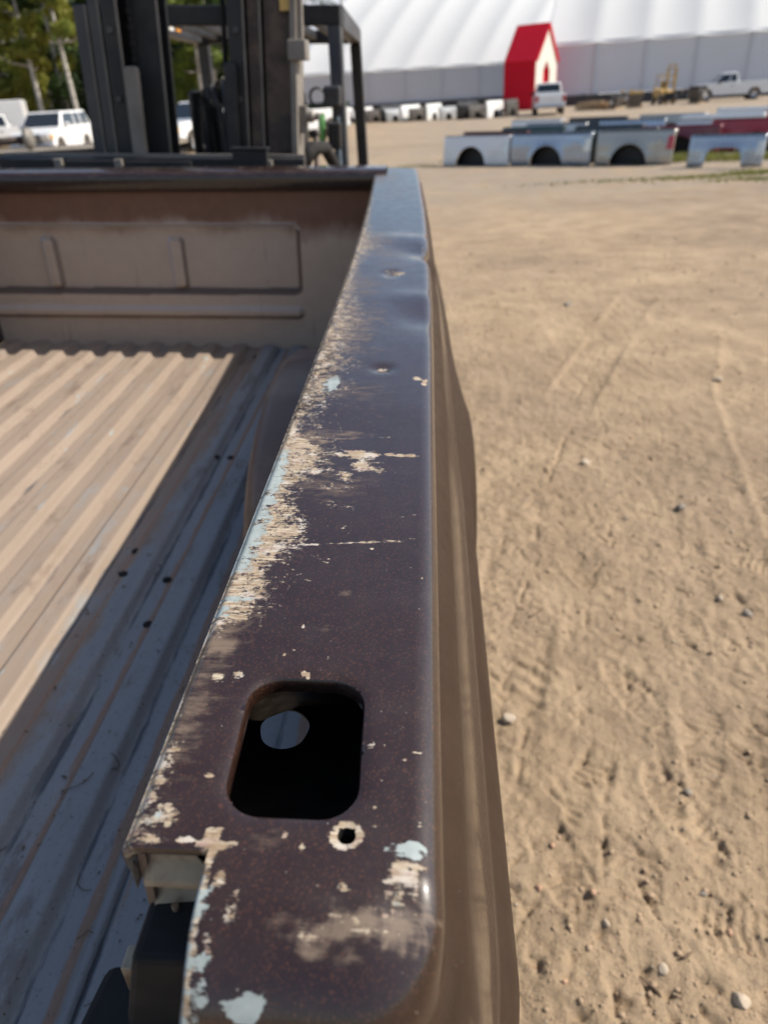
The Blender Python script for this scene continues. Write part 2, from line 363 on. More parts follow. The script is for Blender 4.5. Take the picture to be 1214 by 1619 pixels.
# ------------------------------------------------------------------ the ground: one sheet, fine near the truck bed, out to the horizon
TRACKS = [((0.10, 1.35), (0.70, 3.8), (2.17, 7.37), (3.3, 10.5), .17), ((1.35, 1.6), (1.85, 4.1), (2.88, 6.7), (4.2, 9.6), .19), ((0.75, 1.2), (1.15, 3.6), (2.55, 8.0), (5.5, 13.0), .12)]
PRINTS = [(.60, 1.65, 20), (.40, 1.30, 155), (.62, 1.22, 200), (.43, .98, 330), (.30, 1.75, 35), (.85, 1.9, 170), (.55, 2.35, 10), (.95, 2.6, 190), (.28, 1.08, 15), (.75, 1.45, 340), (.66, .92, 80), (1.3, 2.3, 60)]
_rs = np.random.default_rng(77); STROKES = []
for _ in range(170):
    yy0 = .65 + 3.4 * _rs.random() ** 1.5; xx0 = .12 + (.30 + .40 * yy0) * _rs.random()
    STROKES.append((xx0, yy0, _rs.choice([1.35, 2.3, .4, 1.9]) + _rs.normal(0, .22), _rs.uniform(.014, .05), _rs.uniform(.0055, .010), _rs.uniform(.008, .015)))
STROKES += [(.33, 2.2, 1.22, .22, .009, .011), (.62, 3.3, 1.25, .35, .012, .012), (.52, 2.0, 1.3, .12, .009, .011), (.24, 1.45, 1.35, .13, .009, .012), (.41, 1.16, 1.35, .10, .007, .012), (.46, 1.13, 2.3, .07, .008, .012), (.30, .95, 1.4, .07, .006, .010), (1.05, 4.6, 1.2, .5, .012, .010)]
def ground_height(x, y):
    h = .05 * fbm(x * .35, y * .35, 3) + .030 * fbm(x * 1.7, y * 1.7, 4)
    near = np.exp(-((np.hypot(x, y)) / 9.0) ** 2)
    r = fbm(x * 7.3, y * 7.3, 4, .6); h = h + near * .026 * (r - .5 * np.abs(fbm(x * 11, y * 11, 3)))
    h = h + near * (.018 * fbm(x * 24, y * 24, 3, .65) + .022 * np.maximum(fbm(x * 17 + 40, y * 17, 3, .6) - .10, 0))
    for k, (a, b, c, d, w) in enumerate(TRACKS):
        t = np.clip((y - a[1]) / (d[1] - a[1]), 0, 1)
        xc = np.interp(y, [a[1] - 1, a[1], b[1], c[1], d[1], d[1] + 4], [2 * a[0] - b[0], a[0], b[0], c[0], d[0], d[0] + 2])
        e = (x - xc); inside = sstep(w, w * .8, np.abs(e)) * sstep(a[1] - .6, a[1] + .4, y) * sstep(d[1] + 3, d[1], y)
        lug = np.sign(np.sin((y + np.abs(e) * .7) * 2 * np.pi / .060 + 2 * fbm(x * 3, y * 3, 2))) * (.5 + .5 * np.sign(np.abs(e) - .03))
        patchy = sstep(-.12, .15, fbm(x * 2.2 + 5 * k, y * 1.1, 3))
        lug = lug * (.35 + 1.1 * fbm(x * 9, y * 9, 2))
        h = h - inside * patchy * (.009 + .0055 * lug) + .005 * np.exp(-((np.abs(e) - w * 1.05) / .02) ** 2) * patchy * sstep(a[1] - .6, a[1] + .4, y)
    X_, Y_ = x, y
    for (px, py, an) in PRINTS:
        mk_ = np.hypot(X_ - px, Y_ - py) < .3
        if not mk_.any(): continue
        x, y = X_[mk_], Y_[mk_]
        ca, sa = math.cos(R(an)), math.sin(R(an)); u = (x - px) * ca + (y - py) * sa; v = -(x - px) * sa + (y - py) * ca
        wd = .042 + .010 * np.sin((v + .14) * 12); ins = sstep(1.15, .9, np.sqrt((u / wd) ** 2 + (np.abs(v) / .15) ** 4) )
        lug = np.sin(v * 2 * np.pi / .026 + np.abs(u) * 60)
        pm_ = sstep(-.16, .12, fbm(x * 9 + px * 31, y * 9, 3)) * (.5 + .5 * math.sin(px * 37) ** 2)
        h[mk_] = h[mk_] - pm_ * ins * (.009 + .0055 * lug) + pm_ * .0036 * np.exp(-((np.sqrt((u / wd) ** 2 + (np.abs(v) / .15) ** 4) - 1.25) / .16) ** 2)
    x, y = X_, Y_
    nr0 = (Y_ < 5.5) & (Y_ > .3) & (X_ > 0) & (X_ < 3.2); hn = h[nr0]; x, y = X_[nr0], Y_[nr0]
    for (sx0, sy0, sa, sl, sw, sd) in (STROKES if nr0.any() else []):
        du = (x - sx0) * math.cos(sa) + (y - sy0) * math.sin(sa); dv_ = -(x - sx0) * math.sin(sa) + (y - sy0) * math.cos(sa)
        m = (np.abs(du) < sl * 1.3) & (np.abs(dv_) < sw * 5)
        if not m.any(): continue
        q = sstep(sl * 1.2, sl * .8, np.abs(du[m])) * sstep(-.2, .1, fbm(x[m] * 30, y[m] * 30, 2)); hn[m] = hn[m] - sd * q * np.exp(-(dv_[m] / sw) ** 2) + sd * .2 * q * np.exp(-((dv_[m] - sw * 2.2) / (sw * 1.2)) ** 2)
    h[nr0] = hn; x, y = X_, Y_
    return h * sstep(60, 25, np.hypot(x, y)) - .004
def geo(a, r, e):
    out = []; s = a
    v = 0
    while v < e: v += s; s *= r; out.append(v)
    return np.array(out)
fx0, fx1, fy0, fy1, fs = 0.06, 1.35, .58, 2.9, .0062
xs_ = np.concatenate([(fx0 - geo(.02, 1.09, 340))[::-1], np.arange(fx0, fx1, fs), fx1 + geo(fs, 1.022, 340)])
ys_ = np.concatenate([(fy0 - geo(.03, 1.12, 120))[::-1], np.arange(fy0, fy1, fs), fy1 + geo(fs, 1.012, 420)])
GX, GY = np.meshgrid(xs_, ys_); GZ = ground_height(GX, GY)
gr = mk('ground', np.stack([GX, GY, GZ], -1).reshape(-1, 3), grid_faces(*GX.shape), M['ground'], smooth=True); tag(gr, kind='structure')
_d = sstep(9, 16, GY) * sstep(-8, 2, GX)
gr.data.attributes.new('gravel', 'FLOAT', 'POINT').data.foreach_set('value', (np.clip(_d, 0, 1) * .8).ravel().astype(np.float32))
_w = np.zeros_like(GX)
for (px, py, rx, ry, s) in [(4.6, 10.3, 1.6, .7, 1), (2.9, 9.0, 2.2, .5, .7), (1.1, 8.2, .8, .45, .8), (3.4, 12.4, 2.0, .5, .8), (6.5, 13.0, 2.5, .9, .9), (.9, 4.6, .45, .35, .6), (1.35, 3.2, .3, .6, .5), (.55, 1.55, .14, .2, .5), (.5, 1.15, .10, .16, .5), (1.8, 6.6, .8, .4, .5), (-3, 30, 9, 1.5, .8)]:
    _w = np.maximum(_w, s * np.exp(-((GX - px) / rx) ** 2 - ((GY - py) / ry) ** 2))
gr.data.attributes.new('damp', 'FLOAT', 'POINT').data.foreach_set('value', _w.ravel().astype(np.float32))
def gz(x, y): return float(ground_height(np.array([float(x)]), np.array([float(y)]))[0])

# ------------------------------------------------------------------ the pickup bed (its own frame: x to the right, y to the front, camera end at y = 0.1, heights from the camera level)
BED_ROT = np.array([[0.99854081, 0.0, 0.0540024], [0.00117612, 0.99976281, -0.02174723], [-0.05398959, 0.02177901, 0.99830396]])
def frame_root(name, base):
    w = BED_ROT @ np.array(base) + np.array([0, 0, CAM_H])
    m = Matrix(np.vstack([np.hstack([BED_ROT, w[:, None]]), [0, 0, 0, 1]]).tolist())
    return empty(name, mat=m)
BB = np.array([-.75, 1.35, -1.0])
bed = frame_root('pickup_bed', BB)
tag(bed, 'brown pickup truck bed with scratched rail, held up on the forks of the forklift', 'truck bed')
def bp(name, verts, faces, mat, parent=None, **k): return mk(name, verts, faces, mat, parent or bed, off=BB, **k)

Y0, RR, YE, XI, XN, XC = .174, .058, 2.58, -.124, -.085, -.018
def rail_z(y): return -.285 + .022 * np.clip((y - .3) / 2.3, 0, 1) ** 1.5
def rail_xs(y): return -.045 * np.clip((y - .8) / 1.85, 0, 1) ** 2
def dents(x, y):
    d = .0055 * np.exp(-((x - .012) / .045) ** 2 - ((y - 1.36) / .045) ** 2)
    d = d - .003 * np.exp(-((x + .03) / .07) ** 2 - ((y - 1.47) / .05) ** 2)
    d = d + .0045 * np.exp(-((x - .0) / .035) ** 2 - ((y - .96) / .05) ** 2) - .0025 * np.exp(-((x - .0) / .05) ** 2 - ((y - 1.06) / .035) ** 2)
    d = d + .004 * np.exp(-((x + .05) / .012) ** 2 - ((y - 1.2) / .02) ** 2) + .003 * np.exp(-((x + .043) / .012) ** 2 - ((y - .766) / .012) ** 2)
    d = d + .0012 * np.exp(-((x + .06) / .03) ** 2 - ((y - .60) / .05) ** 2)
    return d + .0009 * fbm(x * 22 + 3, y * 9, 3)
ARC_C, ARC_R = 1.37, .43
SIDE = np.array([(.003, 0), (.0085, -.0011), (.0126, -.0037), (.0156, -.0079), (.0170, -.0140), (.0174, -.022), (.0182, -.029), (.0207, -.0345), (.0262, -.0395), (.0295, -.048), (.0340, -.09), (.0415, -.130),
                 (.0515, -.180), (.0625, -.235), (.0690, -.268), (.0712, -.277), (.0745, -.284), (.0845, -.303), (.0905, -.316), (.0930, -.328), (.0940, -.345), (.0935, -.38), (.092, -.42), (.089, -.48), (.084, -.54), (.080, -.562)])
def side_profile(y, n_ext=46):
    """points of the outer skin for each y, from the flat top outwards and down (x, z, u)"""
    seg = np.concatenate([[0], np.cumsum(np.hypot(*np.diff(SIDE, axis=0).T))])
    s = np.concatenate([np.linspace(0, seg[6], 14), seg[6] + (seg[-1] - seg[6]) * np.linspace(0, 1, n_ext - 13)[1:]])
    s = np.unique(np.concatenate([s[:14], np.sort(np.concatenate([s[14:], seg[12:18]]))]))
    m = np.gradient(SIDE, seg, axis=0)
    def herm(k):
        i = np.clip(np.searchsorted(seg, s, side='right') - 1, 0, len(seg) - 2); h = seg[i + 1] - seg[i]; t = (s - seg[i]) / h
        return (2*t**3-3*t**2+1)*SIDE[i, k] + (t**3-2*t**2+t)*h*m[i, k] + (-2*t**3+3*t**2)*SIDE[i+1, k] + (t**3-t**2)*h*m[i+1, k]
    px, pz = herm(0), herm(1)
    return s, px, pz
ry = np.concatenate([np.arange(Y0, .62, .0016), .62 + geo(.0017, 1.006, YE - .62)]); ry[-1] = YE
cx_in = np.linspace(XI, XN, 26); cx_out = np.linspace(XN, XC, 46)[1:]; cx_fl = np.linspace(XC, .003, 15)[1:]
cols = np.concatenate([cx_in, cx_out]); NC = len(cols)
jn = int(np.argmin(abs(ry - .181)))
V = []; U = []; F = []
def idx(): return sum(len(a) for a in V)
# top sheet
X, Yg = np.meshgrid(cols, ry)
HC, HH, HR = np.array([-.055, .2403]), np.array([.0318, .0434]), .019
def hole_sd(x, y):
    qx = np.abs(x - HC[0] - (y - HC[1]) * -.03) - (HH[0] - HR); qy = np.abs(y - HC[1]) - (HH[1] - HR)
    return np.hypot(np.maximum(qx, 0), np.maximum(qy, 0)) + np.minimum(np.maximum(qx, qy), 0) - HR
DC, DR = (-.0262, .1894), .0042
def snap(X, Y, sd, cell):
    e = 1e-5
    for _ in range(3):
        d = sd(X, Y); m = np.abs(d) < cell
        gx = (sd(X + e, Y) - d) / e; gy = (sd(X, Y + e) - d) / e
        X = np.where(m, X - d * gx, X); Y = np.where(m, Y - d * gy, Y)
    return X, Y
drill_sd = lambda x, y: np.hypot(x - DC[0], y - DC[1]) - DR
X, Yg = snap(X, Yg, hole_sd, .0010); X, Yg = snap(X, Yg, drill_sd, .0009)
def top_pt(x, y):
    hs = hole_sd(x, y); lip = .0016 * np.exp(-np.maximum(hs, 0) / .0035)
    dl = .0006 * np.exp(-np.maximum(drill_sd(x, y), 0) / .002)
    inner = .004 * sstep(.006, 0, x - XI) ** 2
    crown = .0012 * ((x + .05) / .07) ** 2
    return np.stack([x + rail_xs(y), y, rail_z(y) - dents(x, y) - lip - dl - inner - crown], -1)
top = top_pt(X, Yg); V.append(top.reshape(-1, 3)); U.append(np.stack([X, Yg], -1).reshape(-1, 2))
fc = grid_faces(len(ry), NC)
mx = X.ravel()[fc].mean(1); my = Yg.ravel()[fc].mean(1)
keep = (hole_sd(mx, my) > 0) & (drill_sd(mx, my) > 0)
keep &= ~((mx < XN) & (my < ry[jn]))
F.append(fc[keep])
# inner flange, down from the inner edge
fl = np.array([(-.0004, -.004), (-.0012, -.007), (-.001, -.012), (.0005, -.020), (.001, -.034)])
base = idx(); yy = ry[jn:]
pts = [np.stack([XI + rail_xs(yy) + a, yy, rail_z(yy) - dents(XI, yy) + b - .0012 * ((XI + .05) / .07) ** 2], -1) for a, b in fl]
ring0 = np.arange(jn, len(ry)) * NC
V.append(np.concatenate(pts)); U.append(np.concatenate([np.stack([np.full(len(yy), XI + b), yy], -1) for a, b in fl])); n = len(yy)
prev = ring0
for k in range(len(fl)):
    cur = base + k * n + np.arange(n)
    F.append(np.stack([prev[:-1], prev[1:], cur[1:], cur[:-1]], -1)[:, ::-1]); prev = cur
# outer side: flat strip, roll, skin
s_, px_, pz_ = side_profile(None)
def skin_pts(y):
    bott = np.full_like(y, -.562); a = np.abs(y - ARC_C); arch = np.where(a < ARC_R, -.70 + np.sqrt(np.maximum(ARC_R ** 2 - a ** 2, 0)) * .82, -9)
    bott = np.maximum(bott, arch)
    zmap = np.where(pz_[None, :] < -.262, -.262 + (pz_[None, :] + .262) * ((bott[:, None] + .262) / (-.300)), pz_[None, :])
    xx = np.interp(-zmap.ravel(), -pz_, px_).reshape(zmap.shape)
    r = np.hypot((y[:, None] - ARC_C) / 1.0, (zmap + .70) / .82)
    flare = np.exp(-np.maximum(r - ARC_R, 0) / .05) * (r < .62) * sstep(-.22, -.33, zmap) * .022
    tail = (1 - sstep(.12, .29, y))[:, None] * sstep(-.25, -.32, zmap) * .022
    tail = tail + (1 - sstep(.13, .30, y))[:, None] * sstep(-.04, -.2, zmap) * .006
    wob = .0015 * fbm(y[:, None] * 3 + 0 * zmap, zmap * 4, 2)
    return xx + flare - tail + wob, zmap
edge_x = .003
flat = np.concatenate([cx_fl])
yb = np.repeat(ry[:, None], len(flat), 1); xb = np.repeat(flat[None, :], len(ry), 0)
tb = top_pt(xb, yb)
sx, sz = skin_pts(ry)
kx = edge_x - .0012 * 0
dent_e = dents(.01, ry)[:, None] * np.exp(sz / .05)
bend = (.010 * np.exp(-((ry - 1.36) / .05) ** 2))[:, None] * np.exp(-np.abs(sz + .02) / .06)
crown_e = .0012 * ((edge_x + .05) / .07) ** 2
sk = np.stack([sx[:, 1:] + rail_xs(ry)[:, None] - bend[:, 1:], np.repeat(ry[:, None], sx.shape[1] - 1, 1), rail_z(ry)[:, None] + sz[:, 1:] - dent_e[:, 1:] - crown_e], -1)
band = np.concatenate([tb, sk], 1); nb = band.shape[1]
ub_ = np.concatenate([flat, .003 + s_[1:]])
base = idx(); V.append(band.reshape(-1, 3)); U.append(np.stack([np.repeat(ub_[None], len(ry), 0), yb[:, :1].repeat(nb, 1)], -1).reshape(-1, 2))
F.append(grid_faces(len(ry), nb, base))
last = np.arange(len(ry)) * NC + NC - 1; first = base + np.arange(len(ry)) * nb
F.append(np.stack([last[:-1], first[:-1], first[1:], last[1:]], -1))
band0 = base + np.arange(nb)                        # row at y = Y0
# corner fan round (XC, Y0): blend of the side profile into the rear roll
REAR_N = nb
def rear_prof():
    """distance outward from the inset line, drop, for the rear end"""
    d = np.concatenate([np.linspace(0, 1, 32)[1:] * math.pi / 2]); o = RR * np.sin(d); z = -RR * (1 - np.cos(d))
    k = nb - len(o); zz = -RR - np.linspace(0, .5, k + 1)[1:]; oo = RR + .0 * zz - .004 * sstep(-RR, -.12, zz)
    return np.concatenate([o, oo]), np.concatenate([z, zz]), np.concatenate([RR * d, RR * math.pi / 2 + (-RR - zz)])
ro, rz_, rs = rear_prof()
so = band[0, :, 0] - XC; szp = band[0, :, 2] - rail_z(Y0)
angs = np.linspace(0, math.pi / 2, 27)[1:]
fan = []; fu = []
for a in angs:
    w = sstep(0, 1, a / (math.pi / 2))
    o = so * (1 - w) + ro * w; z = szp * (1 - w) + rz_ * w
    fan.append(np.stack([XC + o * math.cos(a), Y0 - o * math.sin(a), rail_z(Y0) + z + w * (top[0, -1, 2] - rail_z(Y0))], -1))
    l = (ub_ - XC) * (1 - w) + rs * w
    fu.append(np.stack([XC + l * math.cos(a), Y0 - l * math.sin(a)], -1))
fan = np.stack(fan); base = idx(); V.append(fan.reshape(-1, 3)); U.append(np.stack(fu).reshape(-1, 2))
allrow = [band0] + [base + k * nb + np.arange(nb) for k in range(len(angs))]
for a, b in zip(allrow[:-1], allrow[1:]):
    F.append(np.stack([a[:-1], b[:-1], b[1:], a[1:]], -1))
cpt = NC - 1                                        # the corner vertex of the top sheet
F3 = [(cpt, int(b[0]), int(a[0])) for a, b in zip(allrow[:-1], allrow[1:])]
# rear face under the columns right of the latch notch
ic = np.where(cols >= XN - 1e-9)[0]; rc = cols[ic]
rear = np.stack([np.repeat(rc[:, None], nb, 1) + .0025 * fbm(np.repeat(rs[None] * 40, len(rc), 0), 0 * np.repeat(rs[None], len(rc), 0) + 3, 3) * (rc[:, None] < XN + .003),
                 Y0 - np.repeat(ro[None], len(rc), 0), (top[0, ic, 2])[:, None] + rz_[None]], -1)
base = idx(); V.append(rear.reshape(-1, 3)); U.append(np.stack([np.repeat(rc[:, None], nb, 1), Y0 - np.repeat(rs[None], len(rc), 0)], -1).reshape(-1, 2))
F.append(grid_faces(len(rc), nb, base)[:, ::-1])
F.append(np.stack([ic[:-1], ic[1:], base + np.arange(1, len(rc)) * nb, base + np.arange(len(rc) - 1) * nb], -1)[:, ::-1])
lastfan = allrow[-1]; lr = base + (len(rc) - 1) * nb + np.arange(nb)
F.append(np.stack([lastfan[:-1], lr[:-1], lr[1:], lastfan[1:]], -1)); F3.append((cpt, int(lr[0]), int(lastfan[0])))
# turned-in edge of the rear post along the notch (left side)
le = base + np.arange(nb); lev = rear[0]
ins = lev + np.array([.0015, .014, 0]); base2 = idx(); V.append(ins); U.append(np.stack([np.full(nb, XN - .006), Y0 - rs], -1))
F.append(np.stack([le[:-1], le[1:], base2 + np.arange(1, nb), base2 + np.arange(nb - 1)], -1))
# turned-down front lip of the notch
nr = np.where(cols <= XN + 1e-9)[0]; rowv = top[jn, nr]
for (dy, dz) in ((-.001, -.003), (.001, -.008), (.003, -.011)):
    b3 = idx(); V.append(rowv + np.array([0, dy, dz])); U.append(np.stack([cols[nr], np.full(len(nr), ry[jn] + dz)], -1))
    prevr = (jn * NC + nr) if dz == -.003 else prevn
    cur = b3 + np.arange(len(nr)); F.append(np.stack([prevr[:-1], prevr[1:], cur[1:], cur[:-1]], -1)[:, ::-1]); prevn = cur
VV = np.concatenate(V); UU = np.concatenate(U)
FF = [list(map(int, f)) for a in F for f in a] + F3
_key = np.round(VV / 1.5e-5).astype(np.int64); _, _first, _inv = np.unique(_key, axis=0, return_index=True, return_inverse=True)
_inv = _inv.ravel(); VV = VV[_first]; UU = UU[_first]
FF = [list(dict.fromkeys(int(_inv[i]) for i in f)) for f in FF]; FF = [f for f in FF if len(f) > 2]
side = bp('side_panel', VV, FF, M['paint'], smooth=True)
bm = bmesh.new(); bm.from_mesh(side.data); bmesh.ops.recalc_face_normals(bm, faces=bm.faces); bm.to_mesh(side.data); bm.free()
side['label'] = 'scratched brown right bed rail and outer side with stake pocket hole'
# --- wear painted into the surface, from the marks on the real rail
CHIPS = [(-0.095, 0.4332, 0.0102, 0.0135, 1.15), (-0.0999, 0.4045, 0.0106, 0.0107, 1.0), (-0.1078, 0.3781, 0.011, 0.0084, 0.95), (-0.0527, 0.5566, 0.0189, 0.0085, 1.3), (-0.0451, 0.5312, 0.0118, 0.0113, 1.1), (-0.0581, 0.515, 0.0074, 0.0086, 0.7), (-0.0248, 0.5569, 0.0056, 0.0036, 1.2), (-0.0153, 0.5551, 0.0039, 0.0036, 1.2), (-0.0053, 0.5556, 0.005, 0.0036, 1.2), (-0.0432, 0.7659, 0.0071, 0.006, 1.2), (-0.0021, 0.7391, 0.0048, 0.0056, 1.4), (0.0056, 0.7248, 0.0027, 0.0091, 1.4), (0.0083, 0.7378, 0.0021, 0.0075, 1.2), (-0.0373, 1.2007, 0.0083, 0.0126, 1), (-0.048, 1.2086, 0.0147, 0.017, 0.6), (-0.1068, 0.2814, 0.0039, 0.0034, 1.2), (-0.0963, 0.2834, 0.0032, 0.0044, 0.9), (-0.06, 0.2873, 0.0011, 0.0024, 1.4), (-0.0572, 0.2855, 0.0014, 0.0034, 1.4), (-0.118, 0.2316, 0.0041, 0.0011, 1.3), (-0.0948, 0.2175, 0.0027, 0.0014, 1.4), (-0.0914, 0.221, 0.0009, 0.0011, 1.2), (-0.0187, 0.2397, 0.0028, 0.0016, 1), (0.0044, 0.2363, 0.0022, 0.0012, 1.3), (-0.0121, 0.2401, 0.0013, 0.0008, 1), (-0.0142, 0.1947, 0.0011, 0.0012, 1.4), (-0.0448, 0.1827, 0.0014, 0.0018, 1.4), (-0.0534, 0.1879, 0.0014, 0.0021, 1.4), (0.0063, 0.1967, 0.0017, 0.0013, 1.1), (-0.0146, 0.2043, 0.0009, 0.001, 1.2), (-0.0823, 0.1818, 0.0071, 0.0026, 1.3), (-0.1113, 0.1833, 0.0089, 0.0021, 1.4), (-0.0974, 0.1837, 0.0044, 0.0015, 1.4), (-0.1217, 0.2069, 0.0065, 0.0061, 1.05), (-0.1121, 0.1942, 0.0091, 0.0069, 0.8), (-0.1252, 0.2137, 0.003, 0.0031, 1.2), (-0.1107, 0.2008, 0.0058, 0.002, 1.1), (-0.0705, 0.1539, 0.0056, 0.0076, 0.62), (-0.0001, 0.172, 0.0069, 0.008, 1.0), (-0.0037, 0.163, 0.0057, 0.0048, 0.9), (0.0052, 0.177, 0.0043, 0.0017, 1.3), (-0.0247, 0.1661, 0.0039, 0.0015, 1.3), (-0.0058, 0.1698, 0.0042, 0.0013, 1.2), (-0.077, 0.1693, 0.0037, 0.0053, 1.0), (-0.0772, 0.1459, 0.0025, 0.0086, 0.8), (-0.0784, 0.3869, 0.0129, 0.0029, 0.3), (-0.0655, 0.4956, 0.0153, 0.0051, 0.55), (-0.0671, 0.466, 0.0196, 0.0056, 0.4), (-0.0312, 0.5241, 0.0053, 0.0088, 0.6), (-0.0715, 0.5253, 0.0075, 0.0044, 0.9), (-0.087, 0.5211, 0.0117, 0.0044, 1.0), (-0.0197, 0.1526, 0.0151, 0.0057, 0.5), (-0.0048, 0.1582, 0.0102, 0.0055, 0.62), (-0.0369, 0.1478, 0.0065, 0.0047, 0.5), (-0.03, 0.1547, 0.0036, 0.0022, 0.6), (-0.0658, 0.326, 0.0011, 0.0017, 1.0), (-0.0505, 0.3269, 0.0015, 0.0017, 0.6), (-0.0299, 0.4099, 0.0013, 0.0016, 1.0), (0.0161, 0.3885, 0.0009, 0.0014, 1.2), (0.0055, 0.3794, 0.0013, 0.0014, 1.0), (-0.0017, 0.2314, 0.0006, 0.0008, 1.2), (-0.0472, 0.2997, 0.0007, 0.001, 1.2), (-0.073, 0.3009, 0.0007, 0.001, 1.2), (-0.0681, 0.3043, 0.0007, 0.0011, 1.2)]
BLUES = [(-0.0935, 0.7157, 0.0081, 0.0215, 1.3), (0.001, 0.184, 0.0071, 0.0041, 1.3), (0.005, 0.1866, 0.0038, 0.0018, 1.2), (-0.0595, 0.1215, 0.0079, 0.005, 1.4), (-0.063, 0.1183, 0.0034, 0.0023, 1.2), (-0.0023, 0.1618, 0.0036, 0.0071, 0.7), (-0.1258, 0.4628, 0.0078, 0.0561, 0.75), (-0.1306, 0.5243, 0.0075, 0.0447, 0.8), (-0.1182, 0.3959, 0.0061, 0.0224, 0.6), (-0.1183, 0.3506, 0.0121, 0.0032, 1.2), (-0.1192, 0.338, 0.0095, 0.006, 0.7), (-0.0798, 0.1286, 0.0035, 0.0155, 0.8), (-0.0815, 0.1545, 0.0026, 0.0113, 0.6), (-0.1149, 0.194, 0.0071, 0.0063, 0.5)]
HAZES = [(-0.0195, 0.1508, 0.0276, 0.0079, 1.1), (-0.0367, 0.1457, 0.0112, 0.0055, 1.0), (0.0004, 0.1562, 0.0152, 0.0068, 0.9), (-0.0987, 0.9047, 0.0493, 0.1326, 0.75), (-0.1046, 1.1252, 0.0494, 0.1138, 0.65), (-0.0925, 1.4563, 0.0495, 0.118, 0.7), (-0.0488, 0.1516, 0.0046, 0.0066, 0.5), (-0.1128, 0.3122, 0.0135, 0.0219, 0.9), (-0.1152, 0.2668, 0.0116, 0.0271, 0.6), (-0.1144, 0.241, 0.0096, 0.0241, 0.6), (-0.1049, 0.5868, 0.0349, 0.0132, 0.9), (-0.0707, 0.5953, 0.0293, 0.0081, 0.7), (-0.1159, 0.5483, 0.0332, 0.0298, 0.7), (-0.0718, 0.5057, 0.0363, 0.0316, 0.55), (-0.0841, 0.8799, 0.0321, 0.1527, 0.5), (-0.1129, 1.0531, 0.0374, 0.0337, 0.6), (-0.0639, 1.348, 0.0462, 0.0616, 0.6), (-0.0494, 1.2524, 0.0433, 0.0633, 0.5), (-0.0441, 0.3592, 0.0049, 0.0045, 0.5), (-0.0067, 0.3281, 0.0046, 0.004, 0.35), (-0.0523, 0.3262, 0.0038, 0.0046, 0.5), (-0.1066, 2.3596, 0.0769, 0.1944, 0.7), (-0.0581, 2.1121, 0.052, 0.2284, 0.5), (-0.0584, 0.1846, 0.0083, 0.0042, 0.5), (-0.0999, 0.4045, 0.0177, 0.023, 0.5), (-0.1002, 0.3421, 0.0159, 0.0184, 0.5), (-0.0457, 0.6626, 0.0191, 0.0476, 0.35), (-0.0677, 0.6943, 0.0397, 0.0341, 0.5)]
SCRATCHES = [(-0.0832, 0.4117, -0.0071, 0.4214, 1.0), (-0.0431, 0.4171, -0.0003, 0.4251, 0.6), (-0.0845, 0.3794, -0.0935, 0.3488, 0.6), (-0.077, 0.3728, -0.086, 0.3524, 0.6), (-0.0944, 0.3333, -0.1015, 0.3483, 0.8), (-0.1049, 0.3546, -0.0804, 0.3432, 0.8), (-0.1015, 0.358, -0.0857, 0.3398, 0.7), (-0.0967, 0.3486, -0.0918, 0.3246, 0.9), (-0.0923, 0.3426, -0.0893, 0.3277, 0.6), (-0.1224, 0.5858, -0.1214, 0.548, 0.4), (-0.1251, 1.0357, -0.0606, 1.0393, 1.1), (-0.1328, 1.4139, -0.0479, 1.402, 1.1), (-0.0871, 0.6603, -0.0671, 0.5889, 0.5), (-0.0843, 0.6934, -0.0833, 0.6015, 0.4), (-0.0313, 0.7705, -0.0385, 0.6474, 0.3), (-0.1067, 0.2257, -0.1134, 0.2859, 0.35), (-0.0921, 0.1952, -0.0978, 0.246, 0.35), (-0.11, 0.211, -0.1165, 0.2713, 0.3), (-0.0941, 0.3972, -0.0781, 0.3798, 0.6), (-0.0876, 0.3975, -0.0744, 0.3835, 0.5), (-0.0958, 0.3824, -0.0798, 0.3905, 0.5)]
EDGE_WEAR = [(0.1872, 0.05, 0.15), (0.198, 0.06, 0.2), (0.2146, 0.08, 0.16), (0.2235, 0.05, 0.12), (0.2328, 0.02, 0.1), (0.2487, 0.015, 0.06), (0.2892, 0, 0.05), (0.3152, 0.02, 0.12), (0.3253, 0.06, 0.2), (0.3334, 0.2, 0.26), (0.3431, 0.24, 0.3), (0.3537, 0.24, 0.32), (0.3701, 0.24, 0.32), (0.384, 0.2, 0.36), (0.3949, 0.22, 0.4), (0.4062, 0.3, 0.42), (0.422, 0.34, 0.42), (0.4387, 0.36, 0.4), (0.4655, 0.22, 0.36), (0.4847, 0.2, 0.45), (0.5051, 0.22, 0.5), (0.5212, 0.36, 0.62), (0.5381, 0.36, 0.6), (0.5546, 0.4, 0.6), (0.5657, 0.36, 0.6), (0.5809, 0.22, 0.6), (0.6008, 0.1, 0.5), (0.6364, 0.03, 0.35), (0.6722, 0.06, 0.4), (0.6955, 0.3, 0.6), (0.7238, 0.3, 0.55), (0.7463, 0.18, 0.4), (0.7697, 0.32, 0.62), (0.8008, 0.25, 0.5), (0.8454, 0.22, 0.5), (0.8943, 0.15, 0.5), (0.9623, 0.1, 0.5), (1.036, 0.12, 0.45), (1.0731, 0.06, 0.3), (1.2074, 0.03, 0.25), (1.3473, 0.1, 0.4), (1.4003, 0.22, 0.6), (1.5054, 0.08, 0.35), (1.654, 0.02, 0.2), (2.1097, 0, 0.08), (2.4306, 0, 0.05)]

